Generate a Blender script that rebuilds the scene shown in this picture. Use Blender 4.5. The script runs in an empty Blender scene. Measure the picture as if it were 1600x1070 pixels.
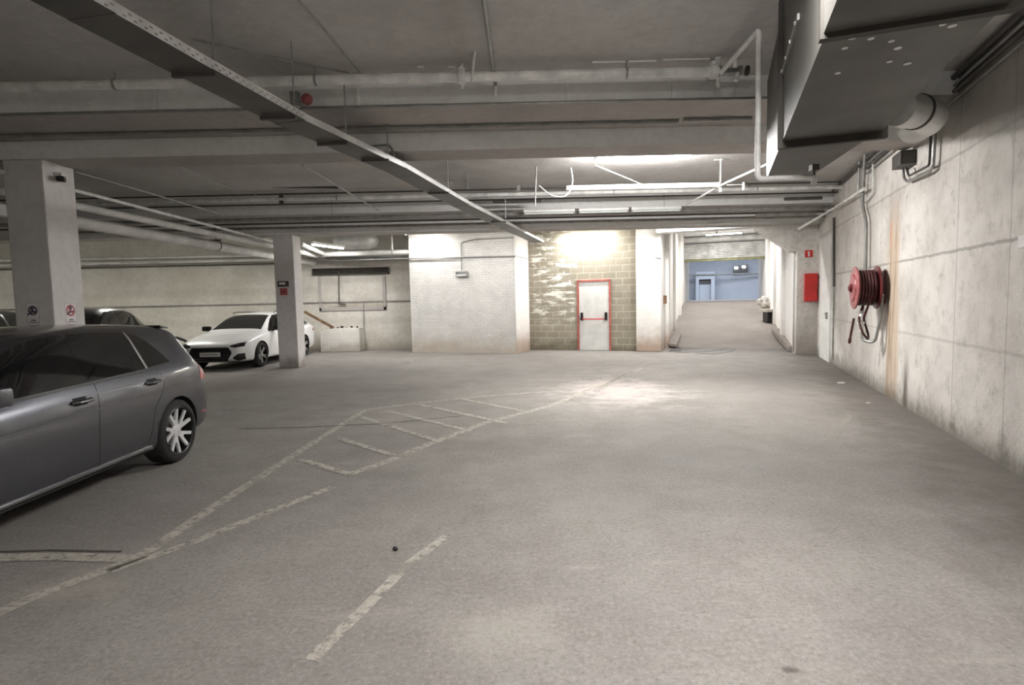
import bpy, bmesh, math, random
from mathutils import Vector, Matrix
from mathutils.bvhtree import BVHTree
random.seed(7)
PI=math.pi
SC=bpy.context.scene
COL=SC.collection
# ------------------------------------------------------------------ camera
F=880.0; H=1.58; PIT=math.radians(4.2); ROLL=math.atan(.022)
fw=Vector((0,math.cos(PIT),-math.sin(PIT))); r0=Vector((1,0,0)); u0=Vector((0,math.sin(PIT),math.cos(PIT)))
cr,sr=math.cos(ROLL),math.sin(ROLL)
RV=r0*cr-u0*sr; UV=u0*cr+r0*sr
def ray(px,py): return RV*((px-800)/F)+UV*((535-py)/F)+fw
def atz(px,py,z=0.0):
    d=ray(px,py); t=(z-H)/d.z; return Vector((d.x*t,d.y*t,z))
def aty(px,py,Y):
    d=ray(px,py); t=Y/d.y; return Vector((d.x*t,Y,H+d.z*t))
WS=.3702                        # the long wall and the far walls stand askew to the beams
def xw(y): return 7.28+WS*(y-12.75)
WT=math.atan(WS)                # angle from +y towards +x
WD=Vector((math.sin(WT),math.cos(WT),0))   # along the long wall
WN=Vector((-math.cos(WT),math.sin(WT),0))  # out of the wall into the room
W0=Vector((xw(0),0,0))
def onwall(px,py,off=0.0):
    d=ray(px,py); o=Vector((0,0,H)); p0=W0+WN*off
    t=(p0-o).dot(WN)/d.dot(WN); return o+d*t
cam=bpy.data.cameras.new('camera'); co=bpy.data.objects.new('camera',cam); COL.objects.link(co)
cam.sensor_width=36; cam.sensor_fit='HORIZONTAL'; cam.lens=36*F/1600; cam.clip_start=.05; cam.clip_end=200
M=Matrix((RV,UV,-fw)).transposed().to_4x4(); M.translation=Vector((0,0,H)); co.matrix_world=M
SC.camera=co
SC.view_settings.view_transform='Standard'; SC.view_settings.look='None'
SC.view_settings.exposure=1.55; SC.view_settings.gamma=1.0; SC.view_settings.use_curve_mapping=False
# ------------------------------------------------------------------ materials
MATS={}
def lin(c): return tuple(((v/255)/12.92 if v/255<=.04045 else ((v/255+.055)/1.055)**2.4) for v in c)+(1,)
class NT:
    def __init__(s,name):
        m=bpy.data.materials.new(name); m.use_nodes=True; s.m=m; s.n=m.node_tree.nodes; s.l=m.node_tree.links
        s.b=s.n['Principled BSDF']; s.tc=s.n.new('ShaderNodeTexCoord'); MATS[name]=m
        s.obj=s.tc.outputs['Object']
    def link(s,a,b): s.l.new(a,b)
    def noise(s,scale,detail=4,rough=.6,vec=None,stretch=None):
        v=vec or s.obj
        if stretch:
            mp=s.n.new('ShaderNodeMapping'); mp.inputs['Scale'].default_value=stretch; s.link(v,mp.inputs[0]); v=mp.outputs[0]
        t=s.n.new('ShaderNodeTexNoise'); t.inputs['Scale'].default_value=scale; t.inputs['Detail'].default_value=detail
        t.inputs['Roughness'].default_value=rough; s.link(v,t.inputs['Vector']); return t.outputs['Fac']
    def ramp(s,f,a,b,lo=0,hi=1):
        r=s.n.new('ShaderNodeMapRange'); r.interpolation_type='SMOOTHSTEP'
        r.inputs[1].default_value=a; r.inputs[2].default_value=b; r.inputs[3].default_value=lo; r.inputs[4].default_value=hi
        s.link(f,r.inputs[0]); return r.outputs[0]
    def math(s,op,a,b=None):
        m=s.n.new('ShaderNodeMath'); m.operation=op
        for i,v in enumerate((a,b)):
            if v is None: continue
            if isinstance(v,(int,float)): m.inputs[i].default_value=v
            else: s.link(v,m.inputs[i])
        return m.outputs[0]
    def mix(s,f,a,b,mode='MIX'):
        m=s.n.new('ShaderNodeMix'); m.data_type='RGBA'; m.blend_type=mode
        if isinstance(f,(int,float)): m.inputs[0].default_value=f
        else: s.link(f,m.inputs[0])
        for i,v in ((6,a),(7,b)):
            if isinstance(v,tuple): m.inputs[i].default_value=v
            else: s.link(v,m.inputs[i])
        return m.outputs[2]
    def xyz(s,v=None):
        x=s.n.new('ShaderNodeSeparateXYZ'); s.link(v or s.obj,x.inputs[0]); return x.outputs
    def band(s,c,centre,half,soft,wob=None,amt=.1):
        d=s.math('SUBTRACT',c,centre)
        if wob is not None: d=s.math('ADD',d,s.math('MULTIPLY',s.math('SUBTRACT',wob,.5),amt))
        return s.ramp(s.math('ABSOLUTE',d),half,half+soft,1,0)
    def bump(s,h,strength=.3,dist=.01):
        b=s.n.new('ShaderNodeBump'); b.inputs['Strength'].default_value=strength; b.inputs['Distance'].default_value=dist
        s.link(h,b.inputs['Height']); s.link(b.outputs[0],s.b.inputs['Normal'])
    def col(s,c):
        if isinstance(c,tuple): s.b.inputs['Base Color'].default_value=c
        else: s.link(c,s.b.inputs['Base Color'])
    def rough(s,r):
        if isinstance(r,(int,float)): s.b.inputs['Roughness'].default_value=r
        else: s.link(r,s.b.inputs['Roughness'])
def plain(name,rgb,rough=.6,metal=0,var=.12,scale=6,bump=0,coat=0,spec=.5):
    t=NT(name); c=lin(rgb); d=tuple(v*(1-var*2) for v in c[:3])+(1,); l=tuple(min(1,v*(1+var)) for v in c[:3])+(1,)
    f=t.ramp(t.noise(scale,5),.3,.7); t.col(t.mix(f,d,l)); t.rough(rough); t.b.inputs['Metallic'].default_value=metal
    t.b.inputs['Specular IOR Level'].default_value=spec
    if coat: t.b.inputs['Coat Weight'].default_value=coat; t.b.inputs['Coat Roughness'].default_value=.04
    if bump: t.bump(t.noise(scale*8,4),bump)
    return t.m
def emit(name,rgb,st):
    t=NT(name); t.col(lin(rgb)); t.b.inputs['Emission Color'].default_value=lin(rgb); t.b.inputs['Emission Strength'].default_value=st
    return t.m
def concrete(name,rgb,stain,amount=.5,rough=.85,boards=None,base_dirt=None,spots=True,sp=.25):
    t=NT(name); c=lin(rgb)
    big=t.ramp(t.noise(.7,6,.65),.35,.7); fine=t.noise(9,6,.7)
    k=t.mix(t.math('MULTIPLY',big,amount),c,lin(stain))
    k=t.mix(t.math('MULTIPLY',t.ramp(fine,.42,.62),.3),k,lin(stain))
    if spots: k=t.mix(t.math('MULTIPLY',t.ramp(t.noise(3.2,8,.8),.63,.70),.5),k,tuple(v*.5 for v in lin(stain)[:3])+(1,))
    x,y,z=t.xyz()
    if boards:
        w=t.n.new('ShaderNodeTexWave'); w.wave_type='BANDS'; w.bands_direction=boards[0]; w.inputs['Scale'].default_value=boards[1]
        w.inputs['Distortion'].default_value=1.2; w.inputs['Detail'].default_value=2; t.link(t.obj,w.inputs['Vector'])
        k=t.mix(t.math('MULTIPLY',t.ramp(w.outputs['Fac'],.0,.25,1,0),boards[2]),k,tuple(v*.55 for v in lin(stain)[:3])+(1,))
    if base_dirt:
        wob=t.noise(2.5,6,.7)
        m=t.ramp(t.math('ADD',z,t.math('MULTIPLY',wob,-.9)),-.45,base_dirt[0]-.35,1,0)
        k=t.mix(t.math('MULTIPLY',m,base_dirt[2]),k,lin(base_dirt[1]))
    t.col(k); t.rough(rough); t.b.inputs['Specular IOR Level'].default_value=sp
    t.bump(t.math('ADD',fine,t.math('MULTIPLY',big,.6)),.35,.02)
    return t.m
def bricks(name,c1,c2,mortar,bw,rh,ms,smears=None,bumps=.6,dirt=None,mort_mix=1):
    t=NT(name); x,y,z=t.xyz(); cb=t.n.new('ShaderNodeCombineXYZ'); t.link(x,cb.inputs[0]); t.link(z,cb.inputs[1])
    b=t.n.new('ShaderNodeTexBrick'); t.link(cb.outputs[0],b.inputs['Vector']); b.inputs['Scale'].default_value=1
    b.inputs['Brick Width'].default_value=bw; b.inputs['Row Height'].default_value=rh; b.inputs['Mortar Size'].default_value=ms
    b.inputs['Mortar Smooth'].default_value=.3
    b.inputs['Color1'].default_value=lin(c1); b.inputs['Color2'].default_value=lin(c2); b.inputs['Mortar'].default_value=lin(mortar)
    n=t.noise(2,7,.7); k=t.mix(t.math('MULTIPLY',t.ramp(n,.35,.75),.35),b.outputs['Color'],lin(tuple(v*.72 for v in c1)))
    if smears:
        cen,half,colr=smears
        m=t.band(x,cen,half,.15,t.noise(3,5),.5)
        st=t.noise(1.0,5,.7,stretch=(1.6,1,7)); m=t.math('MULTIPLY',m,t.ramp(st,.50,.58)); m=t.math('MULTIPLY',m,t.ramp(z,.6,1.4,0,1))
        k=t.mix(m,k,lin(colr))
    if dirt:
        m=t.ramp(t.math('ADD',z,t.math('MULTIPLY',t.noise(2.2,6,.7),-.9)),-.45,dirt[0]-.35,1,0); k=t.mix(t.math('MULTIPLY',m,dirt[2]),k,lin(dirt[1]))
    t.col(k); t.rough(.85); t.b.inputs['Specular IOR Level'].default_value=.25
    h=t.math('ADD',t.math('MULTIPLY',b.outputs['Fac'],-1.0),t.math('MULTIPLY',t.noise(14,5),.5)); t.bump(h,bumps,.012)
    return t.m
# long white wall with rust run, damp foot, board marks
def wall_mat():
    t=NT('stained_white_wall'); x,y,z=t.xyz()
    big=t.noise(.8,7,.68); n2=t.noise(3.5,8,.75); fine=t.noise(22,4,.7); wob=t.noise(1.2,5,.7,stretch=(2.2,1,.7))
    k=t.mix(t.ramp(big,.36,.66,0,.75),lin((212,208,202)),lin((176,171,164)))
    k=t.mix(t.ramp(n2,.5,.68,0,.6),k,lin((150,146,140)))
    k=t.mix(t.ramp(t.noise(7,8,.85),.64,.70,0,.55),k,lin((112,106,100)))
    k=t.mix(t.math('MULTIPLY',t.ramp(t.noise(1.6,6,.7,stretch=(3,1,.35)),.55,.75),.4),k,lin((150,145,138)))
    # joints
    for zz,a in ((2.02,.55),(1.02,.25),(3.05,.35)):
        k=t.mix(t.math('MULTIPLY',t.band(z,zz,.008,.018,n2,.09),a),k,lin((105,100,95)))
    for uu,a in ((6.55,.45),(5.35,.4),(10.4,.3),(12.2,.3),(3.9,.4)):
        k=t.mix(t.math('MULTIPLY',t.band(x,uu,.004,.012,n2,.02),a),k,lin((110,105,100)))
    # rust run
    zr=t.ramp(z,2.2,3.25,1,0)
    m=t.math('MULTIPLY',t.band(x,8.93,.14,.24,wob,.35),zr)
    k=t.mix(t.math('MULTIPLY',m,.85),k,lin((184,165,143)))
    m2=t.math('MULTIPLY',m,t.ramp(t.noise(9,5,.7,stretch=(1,1,.06)),.50,.62)); k=t.mix(t.math('MULTIPLY',m2,.6),k,lin((136,112,88)))
    m=t.math('MULTIPLY',t.band(x,9.1,.01,.05,wob,.28),t.ramp(z,2.0,3.3,1,.3)); k=t.mix(t.math('MULTIPLY',m,.4),k,lin((138,106,82)))
    m=t.math('MULTIPLY',t.band(x,8.72,.06,.12,wob,.3),t.ramp(z,1.2,1.9,1,0)); k=t.mix(t.math('MULTIPLY',m,.5),k,lin((190,176,158)))
    m=t.math('MULTIPLY',t.band(x,9.08,.01,.05,wob,.1),t.band(z,2.45,.08,.2)); k=t.mix(t.math('MULTIPLY',m,.5),k,lin((214,130,104)))
    # dark damp at the foot
    m=t.math('MULTIPLY',t.band(x,8.18,.03,.14,wob,.4),t.ramp(z,.25,.95,1,0)); k=t.mix(t.math('MULTIPLY',m,.85),k,lin((84,74,62)))
    foot=t.ramp(t.math('ADD',z,t.math('MULTIPLY',n2,-.5)),-.28,.12,1,0); k=t.mix(t.math('MULTIPLY',foot,.8),k,lin((92,86,76)))
    up=t.ramp(t.math('ADD',t.math('SUBTRACT',z,t.math('MULTIPLY',x,.19)),t.math('MULTIPLY',n2,.06)),1.93,2.0,0,1); k=t.mix(t.math('MULTIPLY',t.math('MULTIPLY',up,t.ramp(x,7.3,7.8,1,0)),.62),k,lin((122,118,111)))  # upper wall darker above a sloping edge
    t.col(k); t.rough(.8); t.b.inputs['Specular IOR Level'].default_value=.3
    t.bump(t.math('ADD',t.math('ADD',fine,n2),big),.4,.02); return t.m
def floor_mat():
    t=NT('dusty_floor'); x,y,z=t.xyz()
    big=t.noise(.35,7,.7); mid=t.noise(2.2,7,.72); fine=t.noise(38,5,.8); sp=t.noise(120,2,.6)
    k=t.mix(t.ramp(big,.35,.65),lin((121,117,113)),lin((139,135,130)))
    k=t.mix(t.ramp(mid,.4,.75,0,.45),k,lin((116,110,104)))
    k=t.mix(t.ramp(fine,.50,.66,0,.5),k,lin((158,153,147)))
    k=t.mix(t.ramp(fine,.48,.34,0,.6),k,lin((96,90,83)))
    k=t.mix(t.ramp(t.noise(14,6,.75),.47,.36,0,.4),k,lin((108,102,95)))
    k=t.mix(t.ramp(sp,.62,.70,0,.6),k,lin((80,74,68)))
    k=t.mix(t.ramp(t.noise(1.1,6,.75,stretch=(.5,2.2,1)),.58,.74,0,.5),k,lin((160,153,145)))
    # grime along the foot of the long wall
    d=t.math('SUBTRACT',t.math('ADD',t.math('MULTIPLY',t.math('SUBTRACT',y,12.75),WS),7.28),x)
    g=t.ramp(t.math('ADD',d,t.math('MULTIPLY',mid,-1.6)),-.55,.45,1,0); k=t.mix(t.math('MULTIPLY',g,.6),k,lin((88,83,76)))
    # wet shine painted in pale near the hatching, powder and oil spots
    def blob(cx,cy,rx,ry,colr,a,th=(.9,.2)):
        nonlocal k
        u=t.math('DIVIDE',t.math('SUBTRACT',x,cx),rx); v=t.math('DIVIDE',t.math('SUBTRACT',y,cy),ry)
        r=t.math('SQRT',t.math('ADD',t.math('POWER',u,2.0),t.math('POWER',v,2.0)))
        r=t.math('ADD',r,t.math('MULTIPLY',t.math('SUBTRACT',mid,.5),2.6)); k=t.mix(t.ramp(r,th[1],th[0],a,0),k,lin(colr))
    p=atz(960,610); blob(p.x,p.y,1.1,1.6,(182,173,169),.6,(1.2,.2))
    p=atz(780,980); blob(p.x,p.y,.32,.2,(176,170,158),.16,(1.6,.1))
    p=atz(120,920); blob(p.x,p.y,.35,.2,(176,170,158),.2,(1.6,.1))
    p=atz(1235,1047); blob(p.x,p.y,.07,.045,(70,64,58),.8)
    p=atz(1090,700); blob(p.x,p.y,.7,1.6,(124,121,119),.3,(1.2,.3))
    p=atz(420,600); blob(p.x,p.y,1.6,1.0,(112,104,94),.5,(1.2,.3))
    t.col(k); t.rough(t.ramp(mid,.3,.7,.72,.9)); t.b.inputs['Specular IOR Level'].default_value=.25
    t.bump(t.math('ADD',t.math('MULTIPLY',fine,.7),mid),.35,.012); return t.m
def paint_line(name,rgb,lo=.36,hi=.62,a=1):
    t=NT(name); t.col(t.mix(t.ramp(t.noise(12,5,.7),.4,.7),lin(rgb),lin(tuple(v*.86 for v in rgb)))); t.rough(.75)
    f=t.math('MULTIPLY',t.ramp(t.noise(2.2,3,.5),lo-.08,lo+.12,.35,1),t.ramp(t.noise(16,6,.8),lo-.02,hi,.12,a))
    tr=t.n.new('ShaderNodeBsdfTransparent'); mx=t.n.new('ShaderNodeMixShader'); t.link(f,mx.inputs[0]); t.link(tr.outputs[0],mx.inputs[1]); t.link(t.b.outputs[0],mx.inputs[2])
    t.link(mx.outputs[0],t.n['Material Output'].inputs[0]); return t.m
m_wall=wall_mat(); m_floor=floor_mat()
m_ceil=concrete('ceiling_concrete',(192,190,187),(160,156,152),.6,boards=None)
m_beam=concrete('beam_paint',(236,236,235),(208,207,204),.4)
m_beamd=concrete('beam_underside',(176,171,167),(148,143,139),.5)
m_colm=concrete('column_paint',(214,211,209),(185,182,179),.4,base_dirt=(.35,(112,102,92),.7))
m_redcol=concrete('chipped_column',(216,213,207),(142,137,130),.6,base_dirt=(1.3,(120,110,100),.75))
m_back=concrete('back_wall_concrete',(208,204,196),(170,165,154),.6,boards=('Z',.30,.16),base_dirt=(.4,(140,130,112),.5))
m_greenw=m_back
m_brickw=bricks('painted_brick',(222,220,216),(214,212,208),(205,202,197),.22,.075,.010,bumps=.8,dirt=(.6,(176,160,138),.6))
m_block=bricks('bare_block',(160,153,137),(147,140,124),(184,178,164),.4,.20,.012,smears=(.85,.62,(226,224,216)),dirt=(.25,(96,88,72),.7))
m_corr=concrete('corridor_paint',(243,242,240),(225,221,216),.4,base_dirt=(.9,(206,190,172),.4))
m_corrl=concrete('corridor_paint_dirty',(240,238,234),(216,211,204),.4,base_dirt=(.8,(150,122,98),.8))
m_ramp=concrete('ramp_concrete',(150,143,137),(122,115,109),.6)
m_blue=concrete('far_wall_paint',(186,190,198),(160,166,176),.3,spots=False)
m_galv=plain('galvanised_sheet',(208,208,206),.45,.25,.12,2.5)
m_duct=plain('duct_sheet',(90,88,84),.5,.2,.14,1.8)
m_flange=plain('dark_flange',(58,55,50),.6,.3,.1)
m_pipew=plain('white_pipe_paint',(222,221,218),.45,0,.12,5)
m_pipeg=plain('grey_pipe_paint',(140,138,134),.5,0,.15,5)
m_piped=plain('dark_conduit',(78,75,72),.5,.2,.12,5)
m_pipegal=plain('galvanised_conduit',(158,158,156),.4,.6,.1,6)
m_insul=plain('white_pipe_lagging',(204,203,199),.6,0,.1,1.5)
m_red=plain('red_paint',(196,40,36),.4,0,.1,4)
m_dred=plain('hose_reel_red',(104,40,42),.4,0,.2,10)
m_dredd=plain('hose_rubber_red',(70,26,28),.5,0,.2,14)
m_pink=plain('reel_disc_pink',(150,78,80),.35,.1,.2,12)
m_frame=plain('door_frame_red',(176,100,90),.5,0,.12,6)
m_doorw=plain('door_white',(216,216,212),.5,0,.06,3)
m_black=plain('black_plastic',(22,22,23),.4,0,.1,8)
m_white=plain('white_plastic',(224,224,220),.4,0,.04,5)
m_signw=plain('sign_white',(216,212,212),.5,0,.04,9)
m_ink=plain('sign_ink',(84,76,88),.6,0,.1,9)
m_signr=plain('sign_red',(172,84,90),.5,0,.08,9)
m_yel=plain('yellow_green_strip',(124,124,86),.6,0,.12,5)
m_rust=plain('rusty_wood',(120,92,66),.8,0,.25,7,.3)
m_louv=plain('dark_louvre',(62,56,50),.7,0,.2,6)
m_tube=emit('lamp_tube',(255,252,244),14)
m_tubec=emit('flood_lens',(235,242,255),30)
m_line=paint_line('worn_line_paint',(176,170,159),.30,.56,.9)
m_linef=paint_line('faint_line_paint',(172,166,156),.36,.62,.6)
m_crack=paint_line('crack_dirt',(74,68,60),.35,.5)
m_paintg=plain('grey_car_paint',(78,79,84),.32,.75,.03,40,coat=.9)
m_paintw=plain('white_car_paint',(232,232,232),.3,0,.02,4,coat=.8)
m_paintb=plain('black_car_paint',(30,31,34),.28,.3,.05,10,coat=1)
m_glass=plain('tinted_car_glass',(13,14,16),.04,0,.05,3,coat=.6,spec=.8)
m_tyre=plain('tyre_rubber',(30,29,29),.85,0,.12,18,.2)
m_rimb=plain('rim_black',(26,26,28),.35,.4,.1,8)
m_rims=plain('rim_silver',(220,220,222),.3,.45,.05,8)
m_chrome=plain('chrome_trim',(210,210,212),.14,1,.03,8)
m_liner=plain('arch_liner',(15,15,16),.9,0,.1,8)
m_tail=plain('tail_lamp_red',(168,70,76),.15,0,.1,8,coat=1)
m_lampglass=plain('head_lamp_glass',(58,60,66),.1,.5,.3,22,coat=1)
m_plate=plain('licence_plate',(206,206,204),.4,0,.04,12)
m_seam=plain('panel_gap',(16,16,17),.8,0,.05,8)
m_crash=concrete('low_block',(216,214,208),(180,174,164),.4,base_dirt=(.3,(150,138,122),.6))
t=NT('wet_puddle'); t.col(lin((150,150,152))); t.rough(.05); t.b.inputs['Alpha'].default_value=.75; t.b.inputs['Specular IOR Level'].default_value=1
f=t.ramp(t.noise(1.6,5,.6),.38,.5); tr=t.n.new('ShaderNodeBsdfTransparent'); mx=t.n.new('ShaderNodeMixShader')
t.link(f,mx.inputs[0]); t.link(tr.outputs[0],mx.inputs[1]); t.link(t.b.outputs[0],mx.inputs[2]); t.link(mx.outputs[0],t.n['Material Output'].inputs[0]); m_wet=t.m
# ------------------------------------------------------------------ mesh helpers
class MB:
    def __init__(s): s.v=[]; s.f=[]; s.mi=[]; s.cur=0
    def add(s,vs,fs):
        o=len(s.v); s.v+= [tuple(p) for p in vs]; s.f+=[tuple(i+o for i in f) for f in fs]; s.mi+=[s.cur]*len(fs); return s
    def box(s,x0,x1,y0,y1,z0,z1):
        vs=[(x,y,z) for x in (x0,x1) for y in (y0,y1) for z in (z0,z1)]
        return s.add(vs,[(0,1,3,2),(4,6,7,5),(0,4,5,1),(2,3,7,6),(0,2,6,4),(1,5,7,3)])
    def obox(s,c,ax,hs):
        c=Vector(c); a=[Vector(q).normalized()*h for q,h in zip(ax,hs)]
        vs=[c+a[0]*i+a[1]*j+a[2]*k for i in (-1,1) for j in (-1,1) for k in (-1,1)]
        return s.add(vs,[(0,1,3,2),(4,6,7,5),(0,4,5,1),(2,3,7,6),(0,2,6,4),(1,5,7,3)])
    def tube(s,pts,r,seg=12,caps=True):
        pts=[Vector(p) for p in pts]; n=len(pts); rings=[]
        d0=(pts[1]-pts[0]).normalized(); up=Vector((0,0,1)) if abs(d0.z)<.9 else Vector((1,0,0))
        a=d0.cross(up).normalized()
        for i,p in enumerate(pts):
            d1=(pts[i]-pts[i-1]).normalized() if i else d0; d2=(pts[i+1]-pts[i]).normalized() if i<n-1 else d1
            t=(d1+d2); t=t.normalized() if t.length>1e-4 else d1
            k=1/max(.35,t.dot(d1)); a=(a-t*a.dot(t)).normalized(); b=t.cross(a)
            bis=(d2-d1); bis=bis.normalized() if bis.length>1e-4 else None
            ring=[]
            for j in range(seg):
                th=2*PI*j/seg; o=a*math.cos(th)*r+b*math.sin(th)*r
                if bis is not None: o+=bis*(o.dot(bis))*(k-1)
                ring.append(p+o)
            rings.append(ring)
        vs=[q for rg in rings for q in rg]; fs=[]
        for i in range(n-1):
            for j in range(seg): fs.append((i*seg+j,i*seg+(j+1)%seg,(i+1)*seg+(j+1)%seg,(i+1)*seg+j))
        if caps: fs.append(tuple(range(seg-1,-1,-1))); fs.append(tuple((n-1)*seg+j for j in range(seg)))
        return s.add(vs,fs)
    def lathe(s,o,axis,prof,seg=32,closed=False,c0=True):      # prof: (distance along axis, radius)
        o=Vector(o); ax=Vector(axis).normalized(); u=ax.orthogonal().normalized(); w=ax.cross(u); vs=[]; fs=[]; n=len(prof)
        for t,r in prof:
            for j in range(seg):
                th=2*PI*j/seg; vs.append(o+ax*t+(u*math.cos(th)+w*math.sin(th))*r)
        for i in range(n if closed else n-1):
            i2=(i+1)%n
            for j in range(seg): fs.append((i*seg+j,i*seg+(j+1)%seg,i2*seg+(j+1)%seg,i2*seg+j))
        if not closed:
            if c0: fs.append(tuple(range(seg-1,-1,-1)))
            fs.append(tuple((n-1)*seg+j for j in range(seg)))
        return s.add(vs,fs)
    def prism(s,poly,off):
        poly=[Vector(p) for p in poly]; off=Vector(off); n=len(poly)
        vs=poly+[p+off for p in poly]; fs=[tuple(range(n-1,-1,-1)),tuple(range(n,2*n))]
        for i in range(n): fs.append((i,(i+1)%n,(i+1)%n+n,i+n))
        return s.add(vs,fs)
    def obj(s,name,mat,parent=None,smooth=False,bevel=0,auto=True):
        me=bpy.data.meshes.new(name); me.from_pydata(s.v,[],s.f); 
        for m in (mat if isinstance(mat,(list,tuple)) else [mat]): me.materials.append(m)
        me.polygons.foreach_set('material_index',s.mi)
        bm=bmesh.new(); bm.from_mesh(me); bmesh.ops.recalc_face_normals(bm,faces=bm.faces)
        if bevel: bmesh.ops.bevel(bm,geom=[e for e in bm.edges if len(e.link_faces)==2 and e.calc_face_angle(0)>.6],offset=bevel,segments=2,affect='EDGES',profile=.6)
        if smooth:
            for f in bm.faces: f.smooth=True
            for e in bm.edges:
                if len(e.link_faces)==2 and e.calc_face_angle(0)>.7: e.smooth=False
        bm.to_mesh(me); bm.free()
        o=bpy.data.objects.new(name,me); COL.objects.link(o)
        if parent is not None: o.parent=parent
        return o
def empty(name,loc=(0,0,0),rz=0):
    o=bpy.data.objects.new(name,None); COL.objects.link(o); o.location=loc; o.rotation_euler=(0,0,rz); o.empty_display_size=.2; return o
def tag(o,label,cat,group=None,kind=None):
    o['label']=label; o['category']=cat
    if group: o['group']=group
    if kind: o['kind']=kind
    return o
def struct(o,label=None,cat=None):
    o['kind']='structure'
    if label: o['label']=label
    if cat: o['category']=cat
    return o
def copy_tree(o,parent=None):
    c=o.copy(); COL.objects.link(c); c.parent=parent
    for ch in list(o.children): copy_tree(ch,c)
    return c
def fillet(pts,r=.06,n=4):
    pts=[Vector(p) for p in pts]; out=[pts[0]]
    for i in range(1,len(pts)-1):
        p=pts[i]; a=(pts[i-1]-p); b=(pts[i+1]-p); k=min(r,a.length*.45,b.length*.45); A=p+a.normalized()*k; B=p+b.normalized()*k
        for j in range(n+1):
            t=j/n; out.append(A*(1-t)**2+p*2*t*(1-t)+B*t*t)
    out.append(pts[-1]); return out
# local frame for askew walls: local x along dir, z up
def wallobj(mb,name,mat,origin,rz,parent=None,**k):
    o=mb.obj(name,mat,parent,**k); o.location=origin; o.rotation_euler=(0,0,rz); return o
RZW=PI/2-WT       # local x runs along the long wall (away from the camera)
RZB=-WT           # local x runs along the far walls (to the right)
E1=Vector((math.cos(WT),-math.sin(WT),0))   # right along far walls
ZC=3.95
# ------------------------------------------------------------------ floor, ceiling
mb=MB(); mb.box(-26,11,-7,20.2,-.3,0); struct(mb.obj('floor',m_floor))
CL=Vector((4.65,16.31,0)); CRt=Vector((8.06,15.88,0)); Lr=28.0
def along(p,d,z=None):
    q=p+WD*d; 
    if z is not None: q.z=z
    return q
mb=MB()
a=Vector((4.75,16.5,0)); b=a+E1*3.62
# ramp profile along the corridor
prof=[(0,-.03),(1.3,-.01),(2.6,.12),(9.5,1.20),(11.0,1.36),(26,1.36)]
vs=[];fs=[]
for d,z in prof:
    for k in (-.6,3.9): q=a+E1*k+WD*d; vs.append((q.x,q.y,z))
for d,z in prof:
    for k in (-.6,3.9): q=a+E1*k+WD*d; vs.append((q.x,q.y,z-.4))
n=len(prof)
for i in range(n-1):
    fs.append((2*i,2*i+1,2*i+3,2*i+2)); fs.append((2*n+2*i,2*n+2*i+2,2*n+2*i+3,2*n+2*i+1))
    fs.append((2*i,2*i+2,2*n+2*i+2,2*n+2*i)); fs.append((2*i+1,2*n+2*i+1,2*n+2*i+3,2*i+3))
fs.append((0,2*n,2*n+1,1)); fs.append((2*n-2,2*n-1,4*n-1,4*n-2))
mb.add(vs,fs); 
q=a+E1*-9+WD*11.2; 
vs=[]
for k,d in ((-9,11.0),(14,11.0),(14,27),(-9,27)):
    q=a+E1*k+WD*d; vs.append((q.x,q.y,1.357))
mb.prism(vs,(0,0,-.3)); struct(mb.obj('ramp_floor',m_ramp))
mb=MB(); mb.box(-26,11,-7,20.2,ZC,ZC+.3); struct(mb.obj('ceiling',m_ceil))
# beams
def beam(name,x0,x1,y0,y1,ys,zu,zl,label):
    mb=MB(); mb.cur=0
    mb.add([(x0,y0,zu),(x1,y0,zu),(x1,y0,ZC+.02),(x0,y0,ZC+.02)],[(0,1,2,3)])
    mb.add([(x0,ys,zl),(x1,ys,zl),(x1,ys,zu),(x0,ys,zu)],[(0,1,2,3)])
    mb.add([(x0,y1,zl),(x1,y1,zl),(x1,y1,ZC+.02),(x0,y1,ZC+.02)],[(3,2,1,0)])
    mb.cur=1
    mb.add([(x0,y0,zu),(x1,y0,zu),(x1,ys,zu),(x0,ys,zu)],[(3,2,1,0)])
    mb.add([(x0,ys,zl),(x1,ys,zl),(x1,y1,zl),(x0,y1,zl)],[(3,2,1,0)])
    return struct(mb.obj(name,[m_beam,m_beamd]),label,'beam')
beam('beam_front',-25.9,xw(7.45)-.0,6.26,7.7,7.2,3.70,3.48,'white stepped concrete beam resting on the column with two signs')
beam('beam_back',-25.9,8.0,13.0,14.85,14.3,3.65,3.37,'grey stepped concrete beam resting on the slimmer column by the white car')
# columns
mb=MB(); mb.box(-6.33,-5.83,7.2,7.72,0,3.48); c1=struct(mb.obj('column_front',m_colm,bevel=.02),'square white concrete column with a paper sign on each visible face','column')
mb=MB(); mb.box(-5.95,-5.45,14.3,14.82,0,3.37); c2=struct(mb.obj('column_back',m_colm,bevel=.02),'grey-white concrete column standing in front of the white car','column')
# walls
def wall(name,mat,org,rz,L,h,th=.25,z0=0,holes=()):
    """local x 0..L, face at y=0, body behind (+y); rectangular holes (x0,x1,z0,z1)"""
    mb=MB(); xs=sorted({0,L,*[q for hh in holes for q in hh[:2]]}); zs=sorted({z0,h,*[q for hh in holes for q in hh[2:]]})
    for i in range(len(xs)-1):
        for j in range(len(zs)-1):
            cx,cz=(xs[i]+xs[i+1])/2,(zs[j]+zs[j+1])/2
            if any(hh[0]<cx<hh[1] and hh[2]<cz<hh[3] for hh in holes): continue
            mb.box(xs[i],xs[i+1],0,th,zs[j],zs[j+1])
    return struct(wallobj(mb,name,mat,org,rz))
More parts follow.
